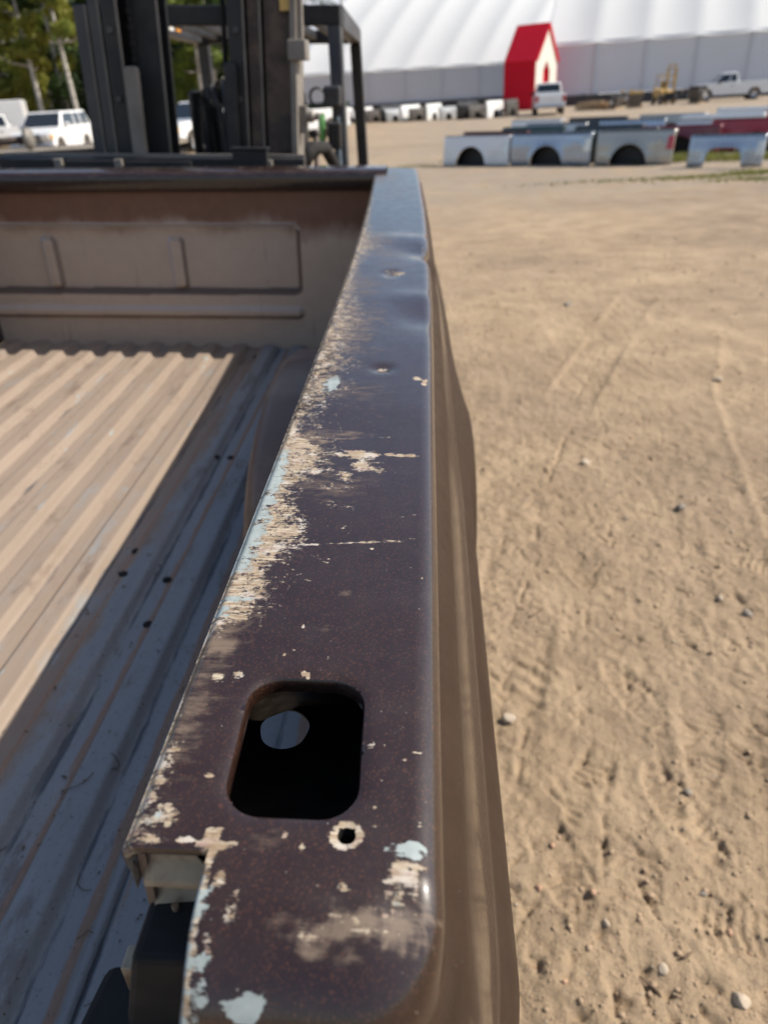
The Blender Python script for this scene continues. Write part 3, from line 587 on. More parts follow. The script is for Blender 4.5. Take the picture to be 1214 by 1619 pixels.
_r = np.random.default_rng(9); FINE = []
for _ in range(70):
    v0 = _r.choice([.37, .42, .47, .53, .56, .62, .70, .8, .95]) + _r.normal(0, .02); u0 = XI + .004 + abs(_r.normal(0, .042)); a_ = _r.normal(0, .35); l_ = _r.uniform(.006, .03)
    FINE.append((u0, v0, u0 + l_ * math.cos(a_), v0 + l_ * math.sin(a_) * 1.3, _r.uniform(.35, .75)))
for _ in range(26):
    u0 = _r.uniform(-.11, .0); v0 = _r.uniform(.18, .9); a_ = _r.uniform(0, 3.14); l_ = _r.uniform(.004, .02)
    FINE.append((u0, v0, u0 + l_ * math.cos(a_), v0 + l_ * math.sin(a_), _r.uniform(.3, .55)))
def blob(L):
    f = np.zeros(len(UU)); _wob = 1.5 * fbm(UU[:, 0] * 190, UU[:, 1] * 300, 3, .65) + .9 * fbm(UU[:, 0] * 60 + 9, UU[:, 1] * 120, 3)
    for (u, v, a, b, s) in L:
        d = np.sqrt(((UU[:, 0] - u) / max(a, .0012)) ** 2 + ((UU[:, 1] - v) / max(b, .0012)) ** 2)
        d = d + _wob * min(1.0, .35 + max(a, b) * 60)
        f = np.maximum(f, s * .9 * sstep(1.8, .1, d))
    return f
prim = blob(CHIPS)
ew = np.array(EDGE_WEAR); tt = (UU[:, 0] - XI) / .141
st_ = np.interp(UU[:, 1], ew[:, 0], ew[:, 1]); wk = np.interp(UU[:, 1], ew[:, 0], ew[:, 2])
e1 = np.where(st_ > .005, sstep(1.35, .45, tt / np.maximum(st_, .005)), 0) * .80 * (1 - .28 * sstep(.58, .75, UU[:, 1]))
e2 = np.where(wk > .01, sstep(1.15, .1, tt / np.maximum(wk, .01)), 0) * (.44 + .20 * sstep(.58, .7, UU[:, 1]))
prim = np.maximum(prim, np.maximum(e1, e2) * (UU[:, 1] > .17))
for (u0, v0, u1, v1, s) in SCRATCHES + FINE:
    a = np.array([u0, v0]); b = np.array([u1, v1]); ab = b - a; t_ = np.clip(((UU - a) @ ab) / (ab @ ab), 0, 1)
    d = np.hypot(*(UU - a - t_[:, None] * ab).T); prim = np.maximum(prim, s * .75 * sstep(.0022, .0004, d) * (1 - .5 * np.abs(t_ - .4)))
prim = prim * 1.0
ring = np.abs(drill_sd(UU[:, 0], UU[:, 1]) - .0012); prim = np.maximum(prim, 1.0 * sstep(.0042, .0002, ring))
prim = np.maximum(prim, .12 * sstep(.0022, 0, np.abs(hole_sd(UU[:, 0], UU[:, 1]))) * ((UU[:, 1] > .262) | (UU[:, 0] < -.078)))
prim = np.maximum(prim, .9 * sstep(.006, .002, np.abs(UU[:, 0] - XN)) * (UU[:, 1] < .19))
prim = prim - .6 * (1 - sstep(0, .28, prim))
blue = np.maximum(blob(BLUES), .62 * sstep(.010, .002, np.abs(UU[:, 0] - XN + .002)) * (UU[:, 1] < .17))
blue = np.maximum(blue, .85 * sstep(.16, .05, tt) * sstep(.36, .40, UU[:, 1]) * sstep(.60, .52, UU[:, 1]) * (tt > -.03))
blue = blue - .6 * (1 - sstep(0, .3, blue))
haze = np.maximum(blob(HAZES), .55 * sstep(.30, .0, tt) * sstep(.16, .24, UU[:, 1]) * sstep(.45, .3, UU[:, 1]))
haze = haze - .7 * sstep(.03, .06, UU[:, 0])
edge = .72 * np.exp(-((UU[:, 0] - .0285) / .0022) ** 2) * sstep(.20, .24, UU[:, 1]) * sstep(.75, .5, UU[:, 1]) + .45 * np.exp(-((UU[:, 0] - .023) / .003) ** 2) * (UU[:, 1] < .9)
me = side.data
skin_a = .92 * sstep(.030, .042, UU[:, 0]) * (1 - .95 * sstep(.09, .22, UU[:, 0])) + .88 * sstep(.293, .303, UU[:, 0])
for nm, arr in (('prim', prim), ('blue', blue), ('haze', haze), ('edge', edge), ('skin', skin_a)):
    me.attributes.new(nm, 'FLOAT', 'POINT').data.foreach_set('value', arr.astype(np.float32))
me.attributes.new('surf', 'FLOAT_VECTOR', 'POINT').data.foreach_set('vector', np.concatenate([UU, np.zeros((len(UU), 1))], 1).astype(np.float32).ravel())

# rolled edge of the stake pocket hole
ang = np.linspace(0, 2 * np.pi, 97)[:-1]
def hole_loop(inset):
    p = []
    for a in ang:
        dx, dy = math.cos(a), math.sin(a); lo, hi = 0, .08
        for _ in range(30):
            m_ = (lo + hi) / 2
            if hole_sd(HC[0] + dx * m_, HC[1] + dy * m_) < -inset: lo = m_
            else: hi = m_
        p.append((HC[0] + dx * lo, HC[1] + dy * lo))
    return np.array(p)
rim_v = []; zt = lambda p: top_pt(p[:, 0], p[:, 1])[:, 2]
for ins_, dz in ((-.0004, .0), (.0003, -.0012), (.0009, -.0032), (.0010, -.006), (.0006, -.0095)):
    p = hole_loop(ins_); z = zt(hole_loop(-.0002)) + dz; rim_v.append(np.stack([p[:, 0] + rail_xs(p[:, 1]), p[:, 1], z], -1))
nr_ = len(ang); rf = []
for k in range(len(rim_v) - 1):
    for i in range(nr_): j = (i + 1) % nr_; rf.append((k * nr_ + i, k * nr_ + j, (k + 1) * nr_ + j, (k + 1) * nr_ + i))
def flat_attrs(o, uv2, pr, hz_=.3):
    d = o.data; n_ = len(d.vertices)
    for nm, v in (('prim', pr), ('blue', -.6), ('haze', hz_), ('edge', 0)):
        d.attributes.new(nm, 'FLOAT', 'POINT').data.foreach_set('value', np.full(n_, v, np.float32) if np.isscalar(v) else v.astype(np.float32))
    d.attributes.new('surf', 'FLOAT_VECTOR', 'POINT').data.foreach_set('vector', uv2.astype(np.float32).ravel())
rim = bp('pocket_rim', np.concatenate(rim_v), rf, M['paint'], smooth=True)
rv = np.concatenate(rim_v); flat_attrs(rim, rv * np.array([1, 1, 1]), np.where((rv[:, 1] > .26) | (rv[:, 0] < -.078), -.4, -.6), -.2)
# stake pocket: walls and a bottom plate with a round hole
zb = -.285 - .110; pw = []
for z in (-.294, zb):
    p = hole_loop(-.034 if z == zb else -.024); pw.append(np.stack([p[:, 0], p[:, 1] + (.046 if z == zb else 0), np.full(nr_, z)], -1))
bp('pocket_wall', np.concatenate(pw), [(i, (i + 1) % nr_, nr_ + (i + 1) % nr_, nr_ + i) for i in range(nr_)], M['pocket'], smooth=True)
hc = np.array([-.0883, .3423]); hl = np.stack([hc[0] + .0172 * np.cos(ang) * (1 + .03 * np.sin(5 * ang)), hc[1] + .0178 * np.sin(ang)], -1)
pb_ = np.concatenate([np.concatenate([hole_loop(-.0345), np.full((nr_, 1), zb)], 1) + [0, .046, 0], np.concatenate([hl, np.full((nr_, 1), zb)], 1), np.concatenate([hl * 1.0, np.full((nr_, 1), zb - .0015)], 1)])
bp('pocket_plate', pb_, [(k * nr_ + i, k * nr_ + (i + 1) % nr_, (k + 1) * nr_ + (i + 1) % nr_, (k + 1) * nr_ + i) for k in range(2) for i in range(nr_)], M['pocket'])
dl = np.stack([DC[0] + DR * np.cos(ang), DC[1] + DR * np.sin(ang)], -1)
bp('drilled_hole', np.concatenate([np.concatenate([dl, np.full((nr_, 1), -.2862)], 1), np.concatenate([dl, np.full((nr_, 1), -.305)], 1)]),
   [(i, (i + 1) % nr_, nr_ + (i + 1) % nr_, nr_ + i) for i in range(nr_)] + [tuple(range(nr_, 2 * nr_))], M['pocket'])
# latch pocket under the notch
def sweep_x(prof, x0, x1, n=6): # profile (y,z) swept along x
    v = [(x0 + (x1 - x0) * i / n, y, z) for i in range(n + 1) for y, z in prof]; m_ = len(prof)
    return v, grid_faces(n + 1, m_)
v, f = sweep_x([(.186, -.292), (.1885, -.300), (.187, -.309), (.181, -.313), (.180, -.317), (.184, -.322), (.189, -.328), (.188, -.335), (.180, -.340)], -.119, -.0865)
bp('latch_pocket', v, f, M['cream'], smooth=True, solid=.0012)
b = MB(); b.hexa([(-.123, .184, -.36), (-.119, .184, -.36), (-.119, .21, -.36), (-.123, .21, -.36), (-.1215, .186, -.293), (-.118, .186, -.293), (-.118, .21, -.293), (-.1215, .21, -.293)])
b.build('pocket_side_plate', M['inner'], bed, off=BB)
b = MB(); b.prism([(-.122, -.338), (-.088, -.336), (-.088, -.46), (-.132, -.47), (-.136, -.40)], .158, .205); b.build('latch_striker', M['rubber'], bed, off=BB, bevel=.004)
b = MB(); b.tube([(-.108, .182, -.342), (-.108, .181, -.334), (-.1075, .181, -.333)], .0016, 8); b.build('striker_pin', M['cream'], bed, off=BB)
b = MB(); b.hexa([(-.165, .13, -.60), (-.088, .13, -.60), (-.088, .19, -.60), (-.165, .19, -.60), (-.170, .135, -.415), (-.088, .145, -.395), (-.088, .19, -.395), (-.160, .19, -.41)]); b.build('tailgate_hinge_box', M['rubber'], bed, off=BB, bevel=.006)
b = MB(); b.box(-.1425, -.1365, .176, .188, -.43, -.385); b.build('striker_shim', M['cream'], bed, off=BB, bevel=.001)
# inner wall of the right side and the wheel tub
b = MB()
ysn = np.linspace(.21, 2.47, 60); prof = [(-.1225, -.315), (-.085, -.335), (-.062, -.37), (-.062, -.56), (-.068, -.575), (-.068, -.64), (-.060, -.66), (-.060, -.838)]
v = [(x + rail_xs(y), y, z + (rail_z(y) + .285) * (1 if z > -.4 else 0)) for y in ysn for x, z in prof]
# leave the wall open behind the stake pocket
bp('inner_wall', v, [q for q in grid_faces(60, len(prof)) if not (ysn[int(q[0]) // len(prof)] < .42 and int(q[0]) % len(prof) < 4)], M['inner'], smooth=True)
tv = []; ta = np.linspace(0, math.pi, 31)
for k, (dx, sc) in enumerate(((-.058, 1.0), (-.22, 1.0), (-.275, .985), (-.300, .93), (-.311, .84), (-.313, 0.0))):
    for a in ta: tv.append((dx, ARC_C + .02 + .43 * sc * math.cos(a), -.838 + .33 * sc * math.sin(a) ** .8))
bp('wheel_tub', tv, grid_faces(6, 31), M['inner'], smooth=True)
# floor: pressed ridges running lengthwise
per = .1045; xr = np.concatenate([np.arange(-1.53, -.345, .0032), np.arange(-.345, -.055, .005)])
def floor_z(x):
    ph = ((x + .5775) / per) % 1.0           # rust line at phase 0
    h = .018 * (sstep(.0, .15, ph) - sstep(.50, .66, ph))
    h = np.where(x > -.36, .011 * sstep(-.31, -.30, x) * 0 + .0035, h)
    h = h - .012 * np.exp(-((x + .3435) / .0032) ** 2)
    return -.846 + h
yf = np.linspace(-.02, 2.485, 150)
FX, FY = np.meshgrid(xr, yf); FZ = floor_z(FX) * 1.0
fade = sstep(2.475, 2.44, FY); FZ = -.846 + (FZ + .846) * (.55 + .45 * fade) + .0035 * fbm(FX * 2.5, FY * 2.5, 3) + .0012 * fbm(FX * 14, FY * 5, 3)
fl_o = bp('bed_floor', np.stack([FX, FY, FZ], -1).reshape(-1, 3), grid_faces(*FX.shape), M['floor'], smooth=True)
ph = ((FX + .5775) / per) % 1.0
rust = np.maximum(np.exp(-((np.minimum(ph, 1 - ph)) / .10) ** 2) * .85, np.exp(-((FX + .335) / .006) ** 2) * .5)
grime_shade = np.exp(-((ph - .68) / .085) ** 2) * (.55 + .25 * sstep(-.75, -.55, FX)) + np.exp(-((FX + .3435) / .005) ** 2)  # real dirt between ridges, plus painted shade for their dark sides
dust_shade = .18 + .5 * sstep(-.46, -.62, FX + .05 * fbm(FX * 0 + 2, FY * 3, 3)) - .12 * sstep(-.5, -.3, FX)  # dust thins at the rail's shadow edge; blue-grey there deepens the shade
for nm, arr in (('rust', rust * sstep(-.9, -.5, FX) + .12), ('grime_shade', grime_shade), ('dust', dust_shade)):
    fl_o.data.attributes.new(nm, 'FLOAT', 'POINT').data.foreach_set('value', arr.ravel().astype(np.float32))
for (x, y) in [(-.578, 1.182), (-.483, 1.089), (-.564, 1.08), (-.476, .957), (-.482, 1.61), (-.577, 2.372), (-.515, 1.60)]:
    b = MB(); z0 = -.846 + .0006 + (float(floor_z(np.array([x]))[0]) + .846); b.lathe([(.009, z0), (.009, z0 + .0012), (.0065, z0 + .0025), (.004, z0 + .005), (0, z0 + .0055)], (x, y, 0), 'z', 14)
    b.build('bolt', M['rubber'], bed, smooth=True, off=BB)
# front bulkhead with pressed panel, ribs and beading
bx = np.linspace(-1.53, -.05, 330); bz = np.concatenate([np.linspace(-.856, -.32, 170)])
BX, BZ = np.meshgrid(bx, bz)
def rrect(x, z, x0, x1, z0, z1, r):
    qx = np.abs(x - (x0 + x1) / 2) - (x1 - x0) / 2 + r; qz = np.abs(z - (z0 + z1) / 2) - (z1 - z0) / 2 + r
    return np.hypot(np.maximum(qx, 0), np.maximum(qz, 0)) + np.minimum(np.maximum(qx, qz), 0) - r
tilt = (BX + .4) * -.010
pan = rrect(BX, BZ + tilt, -2.4, -.419, -.648, -.430, .022)
dep = .030 * sstep(.007, -.007, pan)
edge_highlight = (np.abs(pan) < .010) & (BZ + tilt > -.445); shade_rust_line = ((np.abs(pan) < .009) & (BZ + tilt <= -.445)).astype(float)
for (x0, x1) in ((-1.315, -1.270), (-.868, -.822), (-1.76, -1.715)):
    rb = rrect(BX - (-.02) * 0, BZ + tilt, x0, x1, -.635, -.475, .010); dep = dep - .017 * sstep(.006, -.006, rb); edge_highlight |= (np.abs(rb) < .007) & (BX < x0 + .012); shade_rust_line = np.maximum(shade_rust_line, ((np.abs(rb) < .006) & (BX > x1 - .01)) * .7)
bd = rrect(BX, BZ + tilt, -2.4, -.420, -.732, -.700, .012); dep = dep - .016 * sstep(.010, -.010, bd); bead_highlight = (np.abs(bd) < .006) & (BZ > -.715); shade_rust_line = np.maximum(shade_rust_line, ((np.abs(bd) < .007) & (BZ < -.722)) * .7)
dep = dep + .004 * fbm(BX * 2, BZ * 3, 2)
BYv = 2.475 + .02 * (BZ + .85) + dep
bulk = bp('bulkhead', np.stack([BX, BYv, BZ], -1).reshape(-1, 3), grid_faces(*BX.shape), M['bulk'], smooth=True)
dv = sstep(-.30, -.56, BZ) * 1.0 - .12 * (BX > -.42)
for nm, arr in (('dust', dv), ('edge_highlight', np.maximum(edge_highlight * .75, bead_highlight * .3)), ('shade_rust_line', shade_rust_line)):
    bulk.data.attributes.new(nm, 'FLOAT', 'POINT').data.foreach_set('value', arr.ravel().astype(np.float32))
lipv, lipf = sweep_x([(2.487, -.338), (2.470, -.330), (2.452, -.324), (2.446, -.318), (2.446, -.288), (2.450, -.276), (2.462, -.271), (2.56, -.268), (2.572, -.274), (2.574, -.42)], -1.55, -.125, 40)
lipv = [(x, y, z + .016 * (x + 1.2) / 1.1) for x, y, z in lipv]
lip = bp('bulkhead_lip', lipv, lipf, M['paint'], smooth=True)
lv = np.array(lipv); flat_attrs(lip, lv[:, [0, 2, 1]] * 1.0, np.full(len(lv), -.6), .30)
# left side of the bed (just outside the frame), mirrored in plan and simpler
lx = -1.70
prof = [(lx + .14 + .03, -.84), (lx + .14 + .03, -.34), (lx + .14, -.32), (lx + .14, -.292), (lx + .134, -.285), (lx + .012, -.285), (lx, -.297), (lx - .02, -.38), (lx - .045, -.485), (lx - .09, -.70), (lx - .08, -.845)]
yl = np.linspace(.15, YE, 30); v = [(x, y, z) for y in yl for x, z in prof]
ls = bp('left_side_panel', v, grid_faces(30, len(prof)), M['paint'], smooth=False, solid=.002); vv = np.array(v); flat_attrs(ls, vv[:, [0, 1, 2]], -.4, .3)
for yc in (.35, .95, 1.65, 2.3):
    b = MB(); b.box(-1.66, -.08, yc - .035, yc + .035, -.915, -.862); b.build('cross_sill', M['steel'], bed, off=BB, bevel=.004)

# ------------------------------------------------------------------ the forklift holding the bed (same frame as the bed)
FB = np.array([-.87, 4.2, -1.66])
fk = frame_root('forklift', FB)
tag(fk, 'large black forklift with tall mast and overhead guard behind the brown truck bed', 'forklift')
def fp(b, name, mat, parent=None, **k): return b.build(name, mat, parent or fk, off=FB, **k)
LEAN = .045; gl_ = -1.36
def lean(x, z): return x + LEAN * (z + .26)
def channel(x0, x1, y0, y1, z0, z1, mat, open_to=1, th=.014):
    b = MB()
    def q(xa, xb, ya, yb):
        b.hexa([(lean(xa, z0), ya, z0), (lean(xb, z0), ya, z0), (lean(xb, z0), yb, z0), (lean(xa, z0), yb, z0), (lean(xa, z1), ya, z1), (lean(xb, z1), ya, z1), (lean(xb, z1), yb, z1), (lean(xa, z1), yb, z1)])
    q(x0, x1, y0, y0 + th); q(x0, x1, y1 - th, y1)
    if open_to > 0: q(x0, x0 + th, y0 + th, y1 - th)
    else: q(x1 - th, x1, y0 + th, y1 - th)
    o = fp(b, 'mast_rail', mat, bevel=.003); e = MB(); x_ = x1 - .0045
    e.hexa([(lean(x_, z0), y0 - .002, z0), (lean(x1 + .001, z0), y0 - .002, z0), (lean(x1 + .001, z0), y0 + .010, z0), (lean(x_, z0), y0 + .010, z0), (lean(x_, z1), y0 - .002, z1), (lean(x1 + .001, z1), y0 - .002, z1), (lean(x1 + .001, z1), y0 + .010, z1), (lean(x_, z1), y0 + .010, z1)])
    fp(e, 'lit_edge_strip', M['fl_dust'], o); return o  # pale strip added to paint the sunlit right edge of each rail
# left group then right group: outer, middle and inner rails
channel(-1.268, -1.222, 2.97, 3.13, -1.50, .205, M['fl_grey'], 1)
channel(-1.211, -1.172, 2.96, 3.11, -1.45, .222, M['fl_grey'], 1)
channel(-1.160, -1.105, 2.95, 3.10, -1.40, .80, M['fl_black'], 1)
channel(-.720, -.662, 2.95, 3.10, -1.40, .80, M['fl_black'], -1)
channel(-.652, -.606, 2.96, 3.11, -1.45, .70, M['fl_rust'], -1)
channel(-.596, -.500, 2.97, 3.13, -1.50, .60, M['fl_rust'], -1)
b = MB(); b.bar((lean(-.489, -.9), 3.02, -.9), (lean(-.489, .6), 3.02, .6), .022, .17, (0, 1, 0)); fp(b, 'mast_side_plate', M['fl_dust'], bevel=.003)
for z in (.50, -.55, -1.2):
    b = MB(); b.box(lean(-1.27, z), lean(-.50, z), 3.135, 3.18, z, z + .10); fp(b, 'mast_crossmember', M['fl_black'], bevel=.004)
# dark lift cylinder, chain and hoses inside the left rails, dusty upright of the carriage
b = MB(); b.tube([(lean(-1.045, -1.4), 3.20, -1.4), (lean(-1.045, .55), 3.20, .55)], .036, 14); fp(b, 'lift_cylinder', M['fl_black'], smooth=True)
channel(-1.098, -.988, 3.03, 3.15, -1.40, .80, M['black'], 1)
b = MB(); b.tube([(lean(-.765, -1.4), 3.16, -1.4), (lean(-.765, -.02), 3.16, -.02)], .040, 14); fp(b, 'lift_cylinder', M['fl_black'], smooth=True)
b = MB()
for i in range(70):
    z = -.9 + i * .024; b.box(lean(-1.085, z) - (.012 if i % 2 else .008), lean(-1.085, z) + (.012 if i % 2 else .008), 3.02, 3.032, z, z + .02)
fp(b, 'lift_chain', M['fl_black'])
b = MB(); pol = [(-1.098, -.95), (-1.050, -.95), (-1.046, .012), (-1.056, .022), (-1.086, .022), (-1.094, .012)]
b.prism([(lean(x, z), z) for x, z in pol], 2.915, 2.945); fp(b, 'carriage_upright', M['fl_dust'], bevel=.004)
b = MB(); b.prism([(lean(x, z), z) for x, z in [(-.735, -.95), (-.69, -.95), (-.69, .02), (-.70, .035), (-.725, .035), (-.735, .02)]], 2.915, 2.945); fp(b, 'carriage_upright', M['fl_black'], bevel=.004)
for k, (xa, r) in enumerate(((-.955, .016), (-.915, .014), (-.875, .016))):
    b = MB(); b.tube([(xa, 3.28, -1.0), (xa + .01, 3.26, -.5), (xa + .02, 3.24, -.2), (xa + .035 + .01 * k, 3.22, -.07 + .02 * k), (xa + .06, 3.22, -.06 + .02 * k), (xa + .085, 3.22, -.12), (xa + .09, 3.24, -.9)], r, 10)
    fp(b, 'hydraulic_hose', M['fl_grey'] if k == 1 else M['rubber'], smooth=True)
# carriage bars, plates and forks
b = MB(); b.box(-1.56, -.435, 2.80, 2.86, -.300, -.258); fp(b, 'carriage_bar', M['fl_black'], bevel=.005)
b = MB(); b.box(-1.56, -.435, 2.80, 2.86, -.86, -.78); fp(b, 'carriage_bar', M['fl_black'], bevel=.005)
b = MB(); b.box(-1.56, -.44, 2.845, 2.865, -.2578, -.250); fp(b, 'worn_top_strip', M['fl_dust'])
for (xa, xb, z1) in ((-1.545, -1.345, -.262), (-1.300, -1.115, -.266), (-1.08, -.84, -.268)):
    b = MB(); b.box(xa, xb, 2.775, 2.797, -.42, z1); fp(b, 'carriage_plate', M['fl_black'], bevel=.003)
b = MB(); b.box(-.684, -.560, 2.765, 2.797, -.42, -.228); b.box(-.690, -.554, 2.755, 2.799, -.2278, -.221); fp(b, 'side_shift_block', M['fl_black'], bevel=.003)
for xa in (-1.322, -.555, -1.10):
    b = MB(); b.bar((xa, 2.785, -.80), (xa - .006, 2.785, -.262), .028, .022, (0, 1, 0)); fp(b, 'backrest_post', M['fl_dust'], bevel=.002)
for xa in (-1.36, -.60):
    b = MB(); b.box(xa - .06, xa + .06, 2.70, 2.755, -.965, -.34)
    b.hexa([(xa - .06, .55, -.935), (xa + .06, .55, -.935), (xa + .06, 2.755, -.99), (xa - .06, 2.755, -.99), (xa - .06, .55, -.917), (xa + .06, .55, -.917), (xa + .06, 2.70, -.917), (xa - .06, 2.70, -.917)])
    fp(b, 'fork', M['fl_black'], bevel=.003)
for k, xh in enumerate((-.752, -.732)):
    b = MB(); b.tube([(lean(xh, z) + .004 * math.sin(z * 5 + k), 3.02 + .01 * k, z) for z in np.linspace(-.9, .8, 14)], .009, 8); fp(b, 'hydraulic_hose', M['rubber'], smooth=True)
for z in (-.62, -.35, -.08, .13):
    for xr_ in (-1.135, -.690):
        b = MB(); b.lathe([(0, 2.940), (.010, 2.940), (.012, 2.943), (.012, 2.9495), (0, 2.9495)], (lean(xr_, z), 0, z), 'y', 12); fp(b, 'roller_pin', M['fl_grey'])
for yl_, ml_ in ((4.02, 'sticker'), (4.10, 'orange'), (4.30, 'sticker'), (4.42, 'orange')):
    b = MB(); b.box(gl_ + .0355, gl_ + .0385, yl_, yl_ + .075, .188, .238); fp(b, 'warning_label', M[ml_])
# bracket and work lamp on the right rail
b = MB(); b.box(-.492, -.428, 2.92, 3.02, .040, .102); fp(b, 'lamp_bracket', M['fl_dust'], bevel=.004)
b = MB(); b.bar((-.455, 2.97, .10), (-.448, 2.97, .55), .028, .03, (0, 1, 0)); fp(b, 'lamp_post', M['fl_dust'], bevel=.003)
b = MB(); b.box(-.515, -.470, 2.955, 2.968, .185, .235); fp(b, 'yellow_tag', M['yellow'])
b = MB(); b.lathe([(0, -.46), (.02, -.46), (.02, -.425), (.012, -.415), (.012, -.40), (0, -.40)], (0, 3.0, -.135), 'x', 12); b.box(-.475, -.445, 2.98, 3.02, -.19, -.10); fp(b, 'hose_fitting', M['fl_dust'], bevel=.001)
# overhead guard: frame, bars, pillars
gy0, gy1, gl, gr_ = 3.88, 4.95, -1.36, -.43
b = MB(); b.box(gl - .03, gr_ + .03, gy0 - .04, gy0 + .04, .185, .262); fp(b, 'guard_front_beam', M['fl_black'], bevel=.006)
b = MB(); b.box(gl - .03, gr_ + .03, gy1 - .04, gy1 + .04, .150, .215); fp(b, 'guard_rear_beam', M['fl_black'], bevel=.006)
for x in (gl, gr_):
    b = MB(); b.hexa([(x - .035, gy0 + .04, .175), (x + .035, gy0 + .04, .175), (x + .035, gy1 - .04, .150), (x - .035, gy1 - .04, .150), (x - .035, gy0 + .04, .268), (x + .035, gy0 + .04, .268), (x + .035, gy1 - .04, .222), (x - .035, gy1 - .04, .222)]); fp(b, 'guard_side_beam', M['fl_grey'], bevel=.006)
for i in range(7):
    x = gl + (gr_ - gl) * (i + 1) / 8; b = MB(); b.hexa([(x - .012, gy0 + .04, .20), (x + .012, gy0 + .04, .20), (x + .012, gy1 - .04, .165), (x - .012, gy1 - .04, .165), (x - .012, gy0 + .04, .25), (x + .012, gy0 + .04, .25), (x + .012, gy1 - .04, .205), (x - .012, gy1 - .04, .205)]); fp(b, 'guard_bar', M['fl_black'], bevel=.003)
for x, yb, yt, zt_, mt in ((gl, 3.62, gy0, .185, 'fl_grey'), (gr_, 3.70, gy0, .185, 'fl_grey'), (gl + .03, 5.02, gy1, .15, 'fl_grey'), (gr_, 5.05, gy1, .15, 'fl_black')):
    b = MB(); b.bar((x + (.055 if x > -1 else .0), yb, -.95), (x, yt, zt_), .062, .075, (0, 1, 0)); fp(b, 'guard_pillar', M[mt], bevel=.008)
b = MB(); b.bar((gr_ + .030, 3.735, -.55), (gr_ + .014, 3.79, -.17), .016, .02, (0, 1, 0)); fp(b, 'grab_rail', M['chrome'], bevel=.004)
b = MB(); b.box(-.475, -.395, 3.72, 3.78, -.13, -.045); fp(b, 'work_lamp', M['fl_grey'], bevel=.012)
b = MB(); b.lathe([(.035, 3.742), (.042, 3.75), (.042, 3.765), (.034, 3.772), (.030, 3.765), (.030, 3.75), (.035, 3.742)], (-.505, 0, -.09), 'y', 18); fp(b, 'mirror_ring', M['fl_grey'], smooth=True)
b = MB(); b.box(-.455, -.395, 3.68, 3.74, -.30, -.19); fp(b, 'switch_box', M['fl_black'], bevel=.008)
b = MB(); b.lathe([(0, -.275), (.016, -.275), (.016, -.165), (.010, -.155), (0, -.155)], (-.485, 3.72, 0), 'z', 12); fp(b, 'lime_bottle', M['green'], smooth=True)
b = MB(); b.tube([(-.482, 3.45, -.9), (-.478, 3.45, -.215)], .013, 10); b.lathe([(.018, -.222), (.018, -.205), (0, -.205)], (-.478, 3.45, 0), 'z', 10); fp(b, 'control_lever', M['fl_rust'], smooth=True)
# body: cowl, seat, hood, counterweight, fenders and wheels
b = MB(); b.prism([(-1.30, -1.2), (-.52, -1.2), (-.52, -.46), (-.56, -.40), (-1.26, -.40), (-1.30, -.46)], 3.32, 3.50); fp(b, 'cowl', M['fl_black'], bevel=.02)
b = MB(); b.tube([(-.93, 3.50, -.45), (-.93, 3.80, -.24)], .03, 10); fp(b, 'steering_column', M['fl_black'], smooth=True)
b = MB(); n = 28; b.tube([(-.93 + .17 * math.cos(2 * math.pi * i / n), 3.81 + .10 * math.sin(2 * math.pi * i / n), -.22 + .13 * math.sin(2 * math.pi * i / n)) for i in range(n + 1)], .014, 8); fp(b, 'steering_wheel', M['rubber'], smooth=True)
b = MB(); b.box(-1.26, -1.10, 4.25, 4.36, -.75, -.075); fp(b, 'console', M['fl_black'], bevel=.02)
b = MB(); b.hexa([(-1.08, 4.42, -.62), (-.66, 4.42, -.62), (-.66, 4.56, -.62), (-1.08, 4.56, -.62), (-1.05, 4.56, -.06), (-.69, 4.56, -.06), (-.69, 4.66, -.06), (-1.05, 4.66, -.06)]); fp(b, 'seat_back', M['rubber'], bevel=.04)
b = MB(); b.box(-1.10, -.64, 4.02, 4.46, -.74, -.60); fp(b, 'seat_cushion', M['rubber'], bevel=.04)
b = MB(); b.box(-1.36, -.40, 4.0, 5.35, -1.35, -.742); fp(b, 'hood', M['fl_grey'], bevel=.06)
b = MB(); b.hexa([(-1.42, 5.10, -1.45), (-.34, 5.10, -1.45), (-.40, 5.85, -1.45), (-1.36, 5.85, -1.45), (-1.42, 5.10, -.55), (-.34, 5.10, -.55), (-.42, 5.72, -.62), (-1.34, 5.72, -.62)]); fp(b, 'counterweight', M['fl_black'], bevel=.08)
for sx_ in (-1.39, -.36):
    b = MB(); a = np.linspace(-.2, math.pi * .9, 12); pts = [(3.55 + .44 * math.cos(t), -1.27 + .44 * math.sin(t)) for t in a] + [(3.55 + .415 * math.cos(t), -1.27 + .415 * math.sin(t)) for t in a[::-1]]
    n = len(pts); b.add([(sx_ - .13, y, z) for y, z in pts] + [(sx_ + .13, y, z) for y, z in pts], [(i, (i + 1) % n, (i + 1) % n + n, i + n) for i in range(n)]); fp(b, 'fender', M['fl_black'])
for sx_, wy, wr in ((-1.39, 3.55, .38), (-.36, 3.55, .38), (-1.34, 5.25, .30), (-.41, 5.25, .30)):
    zc = -1.66 + wr; b = MB(); b.lathe([(wr * .58, -.10), (wr * .93, -.115), (wr, -.085), (wr, .085), (wr * .93, .115), (wr * .58, .10)], (sx_, wy, zc), 'x', 26); w_ = fp(b, 'wheel', M['tyre'], smooth=True)
    b = MB(); b.lathe([(0, -.06), (wr * .3, -.06), (wr * .5, -.09), (wr * .59, -.10), (wr * .59, .10), (wr * .5, .09), (wr * .3, .06), (0, .06)], (sx_, wy, zc), 'x', 20); fp(b, 'rim', M['fl_dust'], w_, smooth=True)
